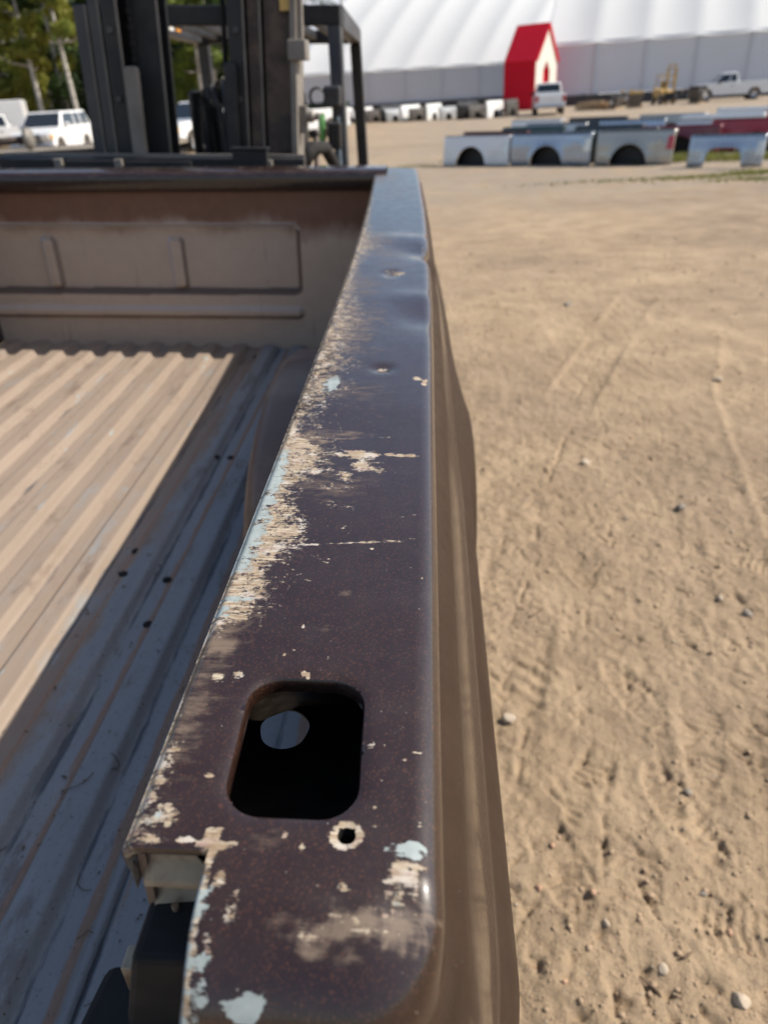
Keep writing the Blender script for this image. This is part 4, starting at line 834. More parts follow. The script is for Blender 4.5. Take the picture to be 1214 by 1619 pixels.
b = MB(); b.tube([(-.525, 3.34, -.34), (-.49, 3.40, -.27), (-.45, 3.52, -.28), (-.42, 3.62, -.36), (-.41, 3.66, -.5)], .028, 10); fp(b, 'rubber_boot', M['rubber'], smooth=True)

# ------------------------------------------------------------------ fabric buildings
def fabric_hall(name, label, origin, along, length, half, eave, ridge, wall_out, mroof, mwall, bays, seed=0, sag=.16, shear=0.):
    """long hall: 'origin' is the left foot of the wall facing the yard, 'along' the wall direction, the hall lies behind it"""
    al = Vector((along[0], along[1], 0)).normalized(); dp = Vector((-al.y, al.x, 0))
    root = empty(name, (origin[0], origin[1], 0)); tag(root, label, 'building')
    P3 = lambda s, d, z: (al.x * (s + shear * d) + dp.x * d, al.y * (s + shear * d) + dp.y * d, z)
    nb = bays * 8; S = np.linspace(0, length, nb + 1)
    T = np.linspace(0, 1, 49)
    v = []
    for s in S:
        ph = (s / length * bays) % 1.0; bow = math.sin(math.pi * ph)
        for t in T:
            d = 2 * half * t; q = abs(t - .5) * 2
            z = eave + (ridge - eave) * (1 - q ** 1.55)
            edge = math.exp(-min(d, 2 * half - d) / 1.6)
            v.append(P3(s, d + sag * bow * .5 * (1 if t < .5 else -1), z - sag * bow * (1 - edge) + .10 * edge * (.5 - bow)))
    mk('roof', v, grid_faces(nb + 1, len(T)), mroof, root, smooth=True)
    bl = length / bays
    for side_d in (0.25, 2 * half - .25):
        for i in range(bays):
            w = []; zz = np.linspace(.9, eave + .25, 9)
            for s in np.linspace(i * bl + .004, (i + 1) * bl - .004, 9):
                bow = math.sin(math.pi * (s / bl - i)) ** 2
                for z in zz: w.append(P3(s, side_d + (.10 * bow * math.sin(math.pi * (z - .9) / (eave - .9)) if side_d < half else 0), z))
            mk('wall_panel', w, grid_faces(9, 9), mwall, root, smooth=True)
    for i in range(bays + 1):
        b = MB(); s = i * bl; pts = [P3(s, .12, 0), P3(s, .12, eave - .05)]
        b.tube(pts, .09, 8)
        for t0, t1 in zip(np.linspace(0, 1, 25)[:-1], np.linspace(0, 1, 25)[1:]):
            zf = lambda t: eave + (ridge - eave) * (1 - (abs(t - .5) * 2) ** 1.55)
            b.bar(P3(s, 2 * half * t0, zf(t0) - .12), P3(s, 2 * half * t1, zf(t1) - .12), .14, .1)
        b.build('arch_rib', mwall, root)
    for s in (0, length):
        pts = [P3(s, 0, 0)] + [P3(s, 2 * half * t, eave + (ridge - eave) * (1 - (abs(t - .5) * 2) ** 1.55)) for t in T] + [P3(s, 2 * half, 0)]
        mk('end_wall', pts, [tuple(range(len(pts)))], mwall, root)
    n = int(length / 1.8)
    for i in range(n):
        b = MB(); s = i * 1.8; b.box(0, 1, 0, 1, 0, 1); vv_ = [P3(s + .02 + 1.76 * x, -.15 + .75 * y, .86 * z) for x, y, z in b.v]
        mk('base_block', vv_, b.f, M['concrete'], root, bevel=.03)
    return root
fabric_hall('fabric_hall', 'long white fabric hall left of the red porch, its end behind the forklift guard', (-19.0, 118.0), (1, .03), 42, 24, 4.9, 19.5, 0, M['tent'], M['tent_wall'], 8, sag=.25, shear=.6)
fabric_hall('fabric_hall', 'nearer white fabric hall with grey walls right of the red porch', (11.2, 80.5), (.989, -.147), 45, 22, 5.0, 17.5, 0, M['tent'], M['tent_wall'], 10, sag=.22, shear=.12)
fabric_hall('fabric_hall', 'grey-white arched fabric hall half hidden behind the left end of the larger hall', (-28.0, 172.), (1, 0), 50, 22, 5, 24, 0, M['tent_wall'], M['tent_wall'], 8)
# red porch in front of the hall
def porch(origin, rz):
    root = empty('entrance_porch', (*origin, 0), rz); tag(root, 'bright red porch with pointed roof and cream gable in front of the white hall', 'porch')
    W, L, E, A = 2.5, 3.0, 3.75, 6.5      # half width (x), length (y, away from the gable), eave, apex ; gable at y=0 facing -y
    for s in (-1, 1):
        b = MB(); b.hexa([(s * W, 0, 0), (s * (W - .06), 0, 0), (s * (W - .06), L, 0), (s * W, L, 0), (s * W, 0, E), (s * (W - .06), 0, E), (s * (W - .06), L, E), (s * W, L, E)]); b.build('side_wall', M['redfab'], root)
        b = MB(); b.hexa([(s * (W + .1), -.08, E - .08), (s * (W + .1), L, E - .08), (0, L, A), (0, -.08, A), (s * (W + .1), -.08, E), (s * (W + .1), L, E), (0, L, A + .08), (0, -.08, A + .08)]); b.build('roof_slope', M['redfab'], root)
        b = MB(); b.bar((s * (W + .02), -.10, E - .05), (0, -.10, A - .02), .10, .16, (0, 1, 0)); b.build('gable_trim', M['redfab'], root)
    g = MB(); g.add([(-W + .06, .05, 0), (-.75, .05, 0), (-.75, .05, 3.0), (.75, .05, 3.0), (.75, .05, 0), (W - .06, .05, 0), (W - .06, .05, E), (0, .05, A - .08), (-W + .06, .05, E), (0, .05, 3.75)],
                    [(0, 1, 2, 8), (2, 9, 7, 8), (3, 6, 7, 9), (4, 5, 6, 3)])
    g.build('gable_wall', M['creamfab'], root, solid=.04)
    b = MB(); b.add([(-.75, .3, 0), (.75, .3, 0), (.75, .3, 3.0), (0, .3, 3.75), (-.75, .3, 3.0)], [(0, 1, 2, 3, 4)]); b.build('door_curtain', M['redfab'], root, solid=.03)
    return root
porch((10.6, 75.8), R(60))

# ------------------------------------------------------------------ bed sides taken off pickups, standing in rows
def bedside_mesh(L, h, ac, ar, style):
    top = .13
    prof = [(.12, -.10), (.12, -.012), (.11, 0), (.02, .004), (0, -.006), (-.012, -.03), (-.012, -.06), (-.035, -.20), (-.05, -.32), (-.045, -.36), (-.055, -.50), (-.05, -h + .05), (-.03, -h)]
    pz = np.array([p[1] for p in prof]); py = np.array([p[0] for p in prof])
    xs = np.linspace(0, L, 57); v = []
    for x in xs:
        a = abs(x - ac); at = -h if a >= ar else -h + math.sqrt(ar * ar - a * a) * (1.05 if style == 'round' else 1) 
        if style == 'square' and a < ar: at = -h + ar * (1 - (a / ar) ** 5) ** .4
        at = min(at, -.16)
        for k in range(len(prof)):
            z = pz[k]
            if k >= 6: z = -.06 + (pz[k] + .06) * ((at + .06) / (-h + .06))
            y = float(np.interp(-z, -pz[1:], py[1:])) if k >= 2 else py[k]
            rr_ = math.hypot(a, (z + h)); fl_ = .03 * math.exp(-max(rr_ - ar, 0) / .05) if z < -.2 else 0
            end = .03 * (1 - min(1, min(x, L - x) / .08)) ** 2
            v.append((x - (.10 * (-z / h) if x < 1e-6 and style == 'cut' else 0), y - fl_ + end, z + h))
    return v, grid_faces(57, len(prof))
def bedside(label, x, y, rz, L, h, col, style='round', light='left', ac=None, ar=.42, z0=0, group='bed sides standing in the yard', inner=True):
    root = empty('truck_bedside', (x, y, gz(x, y) + z0), rz); tag(root, label, 'bedside', group)
    ac = ac if ac is not None else L * .5
    v, f = bedside_mesh(L, h, ac, ar, style); mk('outer_skin', v, f, col, root, smooth=True, solid=.008)
    b = MB(); b.box(.03, ac - ar - .06, .10, .115, .06, h - .1); b.box(ac + ar + .06, L - .03, .10, .115, .06, h - .1); b.box(ac - ar - .06, ac + ar + .06, .10, .115, min(h - .14, ar * 1.1 + .04), h - .1)
    if inner: b.build('inner_panel', M['steel'] if random.random() < .6 else col, root)
    aa = np.linspace(0, math.pi, 17); tv = []
    for yy_ in (-.02, .22):
        for t in aa: tv.append((ac + ar * math.cos(t), yy_, .01 + ar * 1.03 * math.sin(t)))
    if inner: mk('wheelhouse', tv, [list(map(int, q)) for q in grid_faces(2, 17)] + [list(range(17, 34))], M['black'], root)
    if random.random() < .5:
        b = MB(); b.box(.02, L - .02, .015, .105, h + .0065, h + .018); b.build('rail_cap', M['black'], root, bevel=.004)
    if random.random() < .5:
        b = MB(); b.lathe([(0, -.062), (.075, -.062), (.082, -.055), (.082, -.03)], (L * .82 if ac < L * .55 else L * .18, 0, h - .27), 'y', 18); b.build('fuel_door', col, root)
    root.rotation_euler[0] = random.uniform(-.07, .03)
    if light:
        xa = L - .012; sgn = -1
        b = MB(); b.hexa([(xa, -.05, h - .40), (xa + sgn * .16, -.062, h - .40), (xa + sgn * .16, -.04, h - .40), (xa, .06, h - .40), (xa, -.03, h - .13), (xa + sgn * .12, -.048, h - .13), (xa + sgn * .12, -.03, h - .13), (xa, .06, h - .13)]); b.build('tail_light', M['red_lens'] if light == 'right' else M['white_lens'], root, bevel=.012)
    return root
A1 = math.atan2(-3.0, 5.0)
bedside('white bed side with round wheel arch at the left end of the front row', .36, 20.75, A1 + .02, 1.85, .68, M['white'], 'round', 'clear', .80)
bedside('blue-silver bed side between the white one and the pewter one', 2.0, 19.85, A1, 2.05, .70, M['bluesilver'], 'round', 'clear', .95)
bedside('pewter silver bed side with a red tail light at its right end', 3.86, 18.80, A1 + .03, 1.75, .72, M['pewter'], 'round', 'right', .78)
bedside('silver bed side with square wheel opening standing alone at the right', 5.42, 17.02, A1 + .02, 1.46, .60, M['bluesilver'], 'square', 'clear', .70, .36, inner=False)
bedside('green bed side edge peeping out between blue-silver and pewter bed sides', 3.70, 19.55, A1 + .25, 1.7, .70, M['green_car'], 'round', None, .8)
row2 = [('maroon bed side lying low behind the lone silver one', 5.3, 20.6, A1 + .10, 1.9, .66, 'maroon'), ('dark red bed side at the right edge behind the lone silver one', 7.0, 20.6, A1 + .06, 2.2, .72, 'red'),
        ('short white bed side joined to the left of the dark red one', 6.3, 20.95, A1 + .1, .85, .72, 'white'), ('black bed side in the second row behind the pewter one', 4.0, 22.6, A1, 1.9, .68, 'black_car'),
        ('dark green bed side in the second row behind the blue-silver one', 2.1, 23.6, A1, 1.9, .70, 'green_car'), ('pink-red bed side top behind the white one of the front row', .9, 22.0, A1 - .1, 2.0, .69, 'maroon'),
        ('silver bed side in the second row behind the dark green one', 3.0, 25.6, A1, 2.0, .69, 'silver'), ('white bed side in the third row behind the maroon one', 7.4, 24.4, A1, 2.3, .72, 'white'),
        ('blue-silver bed side in the third row left of the white one', 5.2, 25.2, A1, 2.0, .7, 'bluesilver'), ('dark red bed side at the right edge of the third row', 9.9, 24.6, A1, 2.2, .70, 'red'),
        ('pewter bed side in the fourth row behind the third-row white one', 7.0, 27.5, A1, 2.1, .7, 'pewter'), ('black bed side in the fourth row left of the pewter one', 4.8, 28.2, A1, 2.0, .7, 'black_car'),
        ('white bed side far back behind the dark green one', 2.9, 29.0, A1, 1.9, .7, 'white'), ('long pale bed side below the parked pickup at the right', 10.0, 29.0, A1, 2.4, .72, 'white')]
for l, x, y, rz, L, h, c in row2: bedside(l, x, y, rz, L, h, M[c], 'round', None)
far = [(-7.6, 64.5, 'white', 'leftmost far white bed side, seen just right of the forklift guard pillar'), (-5.6, 62.5, 'white', 'second far bed side from the forklift guard, white end to the sun'), (-3.6, 61.5, 'black_car', 'dark far bed side between two white ones near the hall'),
       (-2.0, 60.0, 'white', 'far white bed side with notched end, left of the dark cluster'), (-.2, 59.0, 'white', 'far white bed side at the left of the dark pair'), (2.0, 57.5, 'black_car', 'black far bed side left of the red porch'),
       (4.0, 56.5, 'white', 'far white bed side nearest the red porch'), (5.4, 57.5, 'steel', 'dull steel far bed side at the foot of the red porch')]
BACK = ['grey far bed side tucked behind the leftmost far white one', 'steel far bed side behind the second far white one', 'grey far bed side behind the dark one near the hall', 'steel far bed side behind the white one with notched end', 'grey far bed side behind the white one left of the dark pair', 'steel far bed side behind the black one left of the porch', 'grey far bed side behind the white one nearest the porch', 'steel far bed side beside the dull one at the porch foot']
for i, (x, y, c, l) in enumerate(far):
    bedside(l, x, y, R(62 + 6 * math.sin(i * 2.1)), 2.9, 1.08, M[c], 'round', None, 1.4, .5, group='far bed sides along the hall')
    bedside(BACK[i], x - 1.2, y + .8, R(60), 2.5, .85, M['silver' if i % 2 else 'steel'], 'round', None, 1.2, .45, group='far bed sides along the hall')

# ------------------------------------------------------------------ vehicles
def wheel(parent, x, y, r, w=.22):
    b = MB(); b.lathe([(r * .62, -w / 2), (r * .92, -w / 2), (r, -w * .36), (r, w * .36), (r * .92, w / 2), (r * .62, w / 2)], (x, y, r), 'y', 24); o = b.build('wheel', M['tyre'], parent, smooth=True)
    b = MB(); s = 1 if y > 0 else -1; b.lathe([(0, s * w * .28), (r * .2, s * w * .30), (r * .5, s * w * .18), (r * .6, s * w * .42), (r * .64, s * w * .42), (r * .64, 0)], (x, y, r), 'y', 20); b.build('rim', M['rim'], o, smooth=True)
def body_poly(top, L, sill, wheels, r):
    pts = list(top)                                  # from front bottom over the top to rear bottom
    low = []
    for wx in sorted(wheels, reverse=True):
        for a in np.linspace(0, math.pi, 11): low.append((wx + (r + .07) * math.cos(a), max(sill, r + (r + .07) * math.sin(a))))
    return pts + [(L, sill)] * 0 + low
def vehicle(name, label, cat, loc, rz, kind, paint, group=None):
    """front at x = 0, rear at +x, width along y"""
    root = empty(name, (*loc, 0), rz); tag(root, label, cat, group); W = 1.0
    if kind == 'suv':
        L, r, wx = 5.1, .40, (.95, 3.95); top = [(.02, .42), (.0, .62), (.05, 1.02), (.25, 1.10), (1.45, 1.20), (5.0, 1.24), (5.1, 1.1), (5.1, .5), (5.02, .42)]
        gh = [(1.35, 1.19), (2.15, 1.86), (4.85, 1.88), (5.06, 1.23)]; wins = [(.04, .42), (.46, .66), (.70, .97)]
    else:
        L, r, wx = 5.7, .41, (1.0, 4.55); top = [(.02, .45), (.0, .65), (.05, 1.05), (.3, 1.14), (1.5, 1.22), (3.35, 1.26), (3.36, 1.30), (5.65, 1.30), (5.7, 1.15), (5.7, .55), (5.62, .45)]
        gh = [(1.38, 1.21), (2.15, 1.92), (3.12, 1.94), (3.34, 1.25)]; wins = [(.06, .58), (.64, .95)]
    b = MB(); b.prism(body_poly(top, L, .42, wx, r), -W, W, lambda x, y, z: (x + (.16 * (abs(y) > .9) if x < .1 else 0), y * (1 - .03 * max(0, z - .8)), z)); b.build('body', paint, root, bevel=.06)
    def ghp(x, z, s): k = (z - 1.2) / .72; return (x, s * (.93 - .17 * k), z)
    b = MB(); n = len(gh); b.add([ghp(x, z, -1) for x, z in gh] + [ghp(x, z, 1) for x, z in gh], [tuple(range(n)), tuple(range(2 * n - 1, n - 1, -1))] + [(i, i + n, (i + 1) % n + n, (i + 1) % n) for i in range(n)]); b.build('cabin', paint, root, bevel=.07)
    def pane(nm, A, B, C, D, m, o=.012):
        A, B, C, D = map(Vector, (A, B, C, D)); nrm = (B - A).cross(D - A).normalized() * o
        bb = MB(); bb.hexa([A - nrm * .2, B - nrm * .2, C - nrm * .2, D - nrm * .2, A + nrm, B + nrm, C + nrm, D + nrm]); return bb.build(nm, m, root)
    lerp = lambda a, b, t: (a[0] + (b[0] - a[0]) * t, a[1] + (b[1] - a[1]) * t)
    for s in (-1, 1):
        for t0, t1 in wins:
            b0, b1 = lerp(gh[0], gh[3], t0 * .93 + .04), lerp(gh[0], gh[3], t1 * .93 + .04); a0, a1 = lerp(gh[1], gh[2], max(.02, t0)), lerp(gh[1], gh[2], t1)
            q = [lerp(b0, a0, .12), lerp(b1, a1, .12), lerp(b1, a1, .86), lerp(b0, a0, .86)]; q = [ghp(x, z, s) for x, z in q]
            if s > 0: q = q[::-1]
            pane('side_window', *q, M['glass'])
        b = MB(); b.box(gh[0][0] + .42, gh[0][0] + .56, s * .95 - .02, s * 1.16, 1.22, 1.42) if s > 0 else b.box(gh[0][0] + .42, gh[0][0] + .56, -1.16, -.93, 1.22, 1.42); b.build('mirror', paint if kind == 'suv' else M['black'], root, bevel=.03)
        b = MB(); b.box(-.03, .16, s * .70 - .19, s * .70 + .19, .80, 1.0); b.build('headlight', M['white_lens'], root, bevel=.03)
        b = MB(); b.box(.10, .30, s * .93 - .06, s * .93 + .06, .82, .97); b.build('turn_signal', M['amber'], root, bevel=.02)
        b = MB(); b.box(L - .12, L + .025, s * .88 - .10, s * .88 + .105, .80, 1.18); b.build('tail_light', M['red_lens'], root, bevel=.02)
        for hx in ((2.35, 3.35) if kind == 'suv' else (2.75,)): b = MB(); b.box(hx, hx + .18, s * 1.0 - .02, s * 1.0 + .02, 1.02, 1.06); b.build('door_handle', M['black'], root)
        for t in wx: wheel(root, t, s * .88, r)
    for zz in (.02, .98):
        pass
    f0, f1 = gh[0], gh[1]; q0, q1 = lerp(f0, f1, .12), lerp(f0, f1, .9)
    a, b_, c, d = ghp(*q0, 1), ghp(*q0, -1), ghp(*q1, -1), ghp(*q1, 1); sh = lambda p: (p[0], p[1] * .92, p[2]); pane('windshield', sh(a), sh(b_), sh(c), sh(d), M['glass'])
    f0, f1 = gh[3], gh[2]; q0, q1 = lerp(f0, f1, .2), lerp(f0, f1, .85); a, b_, c, d = ghp(*q0, -1), ghp(*q0, 1), ghp(*q1, 1), ghp(*q1, -1); pane('rear_window', sh(a), sh(b_), sh(c), sh(d), M['glass'])
    g = MB(); g.box(-.04, .05, -.50, .50, .66, 1.0); o = g.build('grille', M['black'], root, bevel=.02)
    for z in (.74, .83, .92): g = MB(); g.box(-.055, -.02, -.48, .48, z - .015, z + .015); g.build('grille_bar', M['rim'], o)
    g = MB(); g.box(-.10, .12, -.96, .96, .42, .62); g.build('front_bumper', M['rim'] if kind == 'suv' else M['white_lens'], root, bevel=.04)
    g = MB(); g.box(L - .05, L + .12, -.94, .94, .45, .62); g.build('rear_bumper', M['rim'], root, bevel=.04)
    if kind != 'suv':
        g = MB(); g.box(3.42, 5.58, -.80, .80, 1.302, 1.312); g.build('bed_opening', M['black'], root)
    return root
vehicle('suv', 'white four-door SUV parked in front of the trees, left of the forklift mast', 'SUV', (-17.3, 33.8), R(92), 'suv', M['white'], 'white vehicles parked on the left')
vehicle('pickup_truck', 'white pickup at the left edge, behind the white SUV', 'pickup', (-29.0, 47.5), R(25), 'pickup', M['white'], 'white vehicles parked on the left')
vehicle('pickup_truck', 'white pickup glimpsed through the forklift mast, left of the seat', 'pickup', (-11.4, 33.5), R(62), 'pickup', M['white'], 'white vehicles parked on the left')
vehicle('pickup_truck', 'white pickup glimpsed through the forklift mast, right of the seat', 'pickup', (-9.1, 39.0), R(40), 'pickup', M['white'], 'white vehicles parked on the left')
vehicle('pickup_truck', 'silver-white extended cab pickup in front of the hall at the right edge', 'pickup', (21.2, 68.0), R(-8), 'pickup', M['white'])
vehicle('pickup_truck', 'white pickup seen from behind at the foot of the red porch', 'pickup', (8.6, 61.0), R(-95), 'pickup', M['white'])
# box truck and grey trailer behind the SUV
t_ = empty('box_truck', (-31.0, 52.0, 0), R(20)); tag(t_, 'white box truck body rising behind the SUV roof', 'truck')
b = MB(); b.box(0, 4.2, -1.1, 1.1, .95, 2.75); b.build('cargo_box', M['white'], t_, bevel=.04)
b = MB(); b.hexa([(-1.6, -1, .5), (-.02, -1, .5), (-.02, 1, .5), (-1.6, 1, .5), (-1.1, -.9, 2.2), (-.02, -.95, 2.3), (-.02, .95, 2.3), (-1.1, .9, 2.2)]); b.build('cab', M['white'], t_, bevel=.08)
for x, y in ((-.8, .9), (-.8, -.9), (3.2, .9), (3.2, -.9)): wheel(t_, x, y, .42)
b = MB(); b.box(-.5, 4.1, -.4, .4, .6, .94); b.build('chassis', M['black'], t_)
t_ = empty('box_trailer', (-40.0, 55.0, 0), R(-8)); tag(t_, 'grey box trailer at the left edge under the trees', 'trailer')
b = MB(); b.box(0, 7.6, -1.2, 1.2, .9, 2.75); b.build('cargo_box', M['box_grey'], t_, bevel=.04)
for x, y in ((5.2, 1.), (5.2, -1.), (6.1, 1.), (6.1, -1.)): wheel(t_, x, y, .40)
b = MB(); b.box(.2, 7.4, -.5, .5, .6, .898); b.build('chassis', M['black'], t_)
# flatbed trailer just beyond the left of the bulkhead, with a scrap axle lying on it
t_ = empty('flatbed_trailer', (-6.6, 13.6, 0), R(4)); tag(t_, 'low flatbed trailer with worn wooden deck behind the left of the bulkhead', 'trailer')
for i in range(9):
    b = MB(); b.box(-3.2, 2.2, -.9 + i * .2, -.715 + i * .2, 1.10, 1.145); b.build('deck_plank', M['deck'], t_, bevel=.005)
for y in (-.95, .95): b = MB(); b.box(-3.25, 2.25, y - .04, y + .04, .98, 1.16); b.build('side_rail', M['fl_black'], t_, bevel=.008)
for x in (-2.4, -.8, .8, 2.0): b = MB(); b.box(x - .05, x + .05, -.9, .9, .92, 1.09); b.build('cross_beam', M['fl_black'], t_)
for x, y in ((-.55, 1.08), (-.55, -1.08), (.35, 1.08), (.35, -1.08)): wheel(t_, x, y, .38)
b = MB(); b.box(-1.1, .9, -1.0, 1.0, .36, .42); b.build('axle', M['steel'], t_)
b = MB(); b.bar((.75, -1.0, .0), (.55, -1.0, 1.0), .09, .06, (0, 1, 0)); b.build('support_leg', M['fl_dust'], t_)
for x in (-2.9, 1.9):
    b = MB(); b.bar((x, -.75, 0), (x, -.75, .95), .10, .10, (0, 1, 0)); b.build('support_leg', M['fl_black'], t_)
t_ = empty('scrap_axle', (-7.7, 13.4, 1.147), R(10)); tag(t_, 'rusty scrap axle and hub lying on the flatbed trailer deck', 'axle')
b = MB(); b.tube([(-.9, 0, .17), (-.2, 0, .15), (.2, 0, .15), (.75, 0, .17)], [.06, .07, .07, .06], 12); b.lathe([(0, -.2), (.12, -.18), (.17, 0), (.12, .18), (0, .2)], (-.1, 0, .18), 'x', 16); b.build('axle_tube', M['fl_rust'], t_, smooth=True)
for x in (-.95, .78): b = MB(); b.lathe([(0, x - .05), (.17, x - .05), (.18, x), (.15, x + .06), (.06, x + .08), (0, x + .08)], (0, 0, .18), 'x', 18); b.build('hub', M['fl_dust'], t_, smooth=True)
# small yellow forklift by the hall
t_ = empty('yellow_forklift', (18.9, 66.0, 0), R(97)); tag(t_, 'old yellow forklift parked by the grey hall wall', 'forklift')
for s in (-1, 1):
    b = MB(); b.box(-.05, .05, s * .36 - .05, s * .36 + .05, .1, 2.45); b.build('mast_rail', M['yellow'], t_, bevel=.01)
    b = MB(); b.box(-.02, .08, s * .27 - .04, s * .27 + .04, .2, 2.70); b.build('mast_rail', M['yellow'], t_, bevel=.01)
    b = MB(); b.box(-1.0, -.10, s * .25 - .05, s * .25 + .05, .12, .17); b.build('fork', M['black'], t_)
    for x, r_ in ((.35, .36), (1.75, .28)): wheel(t_, x, s * .52, r_)
    b = MB(); b.bar((.45, s * .48, 1.0), (.75, s * .46, 2.0), .07, .07, (0, 1, 0)); b.build('guard_pillar', M['yellow'], t_)
    b = MB(); b.bar((1.75, s * .48, 1.1), (1.6, s * .46, 2.0), .07, .07, (0, 1, 0)); b.build('guard_pillar', M['yellow'], t_)
for z in (.5, 1.4, 2.35, 2.62): b = MB(); b.box(-.03, .05, -.32, .32, z, z + .09); b.build('crossmember', M['yellow'], t_)
for x in (.75, 1.0, 1.25, 1.6): b = MB(); b.box(x - .03, x + .03, -.5, .5, 2.0, 2.06); b.build('guard_bar', M['yellow'], t_)
b = MB(); b.hexa([(.2, -.5, .3), (2.1, -.5, .3), (2.1, .5, .3), (.2, .5, .3), (.35, -.48, .95), (2.2, -.48, 1.15), (2.2, .48, 1.15), (.35, .48, .95)]); b.build('body', M['yellow'], t_, bevel=.06)
b = MB(); b.box(1.3, 1.45, -.25, .25, 1.1, 1.6); b.build('seat_back', M['rubber'], t_, bevel=.04)
b = MB(); b.box(-.12, -.05, -.45, .45, .3, .8); b.build('carriage', M['black'], t_)
# dark green skip behind the guard pillar
t_ = empty('skip_container', (-12.3, 76.0, 0), R(-20)); tag(t_, 'dark green steel skip in front of the hall, seen right of the mast', 'container')
b = MB(); b.hexa([(.4, 0, .15), (4.2, 0, .15), (4.2, 1.8, .15), (.4, 1.8, .15), (0, 0, 1.45), (4.6, 0, 1.45), (4.6, 1.8, 1.45), (0, 1.8, 1.45)]); b.build('hull', M['container'], t_, bevel=.03)
for i in range(6): b = MB(); x = .55 + i * .7; b.box(x, x + .09, -.07, -.004, .2, 1.4); b.build('rib', M['container'], t_)
b = MB(); b.box(-.06, 4.66, -.06, 1.86, 1.452, 1.53); b.build('top_rim', M['container'], t_)
for x in (.7, 3.6): b = MB(); b.box(x, x + .3, .1, 1.7, 0, .148); b.build('skid', M['black'], t_)
# timber pile and scrap engines along the hall foot
t_ = empty('timber_pile', (12.2, 63.0, 0), R(-40)); tag(t_, 'pile of pale timber offcuts right of the red porch', 'timber')
for i in range(34):
    k = i // 9; b = MB(); L_ = random.uniform(1.0, 2.2); x = random.uniform(-1.2, .4); y = -.9 + (i % 9) * .22 + random.uniform(-.05, .05); z = .06 + k * .14; a = random.uniform(-.25, .25)
    b.bar((x, y, z), (x + L_ * math.cos(a), y + L_ * math.sin(a), z + random.uniform(0, .1)), .16, .11); b.build('plank', M['wood'], t_)
for i, (x, y, sc, l) in enumerate([(15.2, 61.5, 1.2, 'scrap engine left of the yellow forklift'), (13.6, 60.6, 1.0, 'small scrap engine by the timber pile'), (16.2, 68.5, 1.3, 'dark scrap gearbox by the hall foot, left of the forklift mast'), (20.3, 63.5, 1.3, 'scrap engine between yellow forklift and silver pickup')]):
    t_ = empty('scrap_engine', (x, y, 0), R(40 * i)); tag(t_, l, 'engine', 'scrap engines along the hall')
    b = MB(); b.hexa([(-.35 * sc, -.25 * sc, .12), (.35 * sc, -.25 * sc, .12), (.35 * sc, .25 * sc, .12), (-.35 * sc, .25 * sc, .12), (-.4 * sc, -.38 * sc, .75 * sc), (.4 * sc, -.38 * sc, .75 * sc), (.4 * sc, .38 * sc, .75 * sc), (-.4 * sc, .38 * sc, .75 * sc)]); b.build('block', M['steel'], t_, bevel=.04)
    for s in (-1, 1): b = MB(); b.box(-.38 * sc, .38 * sc, s * .27 * sc - .09, s * .27 * sc + .09, .755 * sc, .9 * sc); b.build('valve_cover', M['black'] if i % 2 else M['yellow'], t_, bevel=.03)
    b = MB(); b.lathe([(0, -.52 * sc), (.15 * sc, -.52 * sc), (.15 * sc, -.45 * sc), (.05, -.44 * sc), (.05, -.40 * sc), (0, -.40 * sc)], (0, 0, .45 * sc), 'x', 16); b.build('pulley', M['rim'], t_)
    b = MB(); b.box(-.5, .5, -.4, .4, 0, .119); b.build('pallet', M['wood'], t_)

# ------------------------------------------------------------------ trees
def leaf_cloud(clumps, n, size, rg):
    c = np.array([k[:3] for k in clumps]); r = np.array([k[3] for k in clumps]); w = r ** 2 / np.sum(r ** 2)
    i = rg.choice(len(clumps), n, p=w); d = rg.normal(size=(n, 3)); d /= np.linalg.norm(d, axis=1)[:, None]
    p = c[i] + d * (r[i] * rg.random(n) ** .45)[:, None] * np.array([1, 1, .8])
    a = rg.normal(size=(n, 3)); a /= np.linalg.norm(a, axis=1)[:, None]; b = np.cross(a, rg.normal(size=(n, 3))); b /= np.linalg.norm(b, axis=1)[:, None]
    s = size * rg.uniform(.6, 1.3, n)[:, None]
    v = np.stack([p - a * s, p - b * s * .55, p + a * s, p + b * s * .55], 1).reshape(-1, 3)
    return v, np.arange(4 * n).reshape(n, 4), np.repeat(rg.random(n) * .6 + .4 * rg.random(len(clumps))[i], 4)
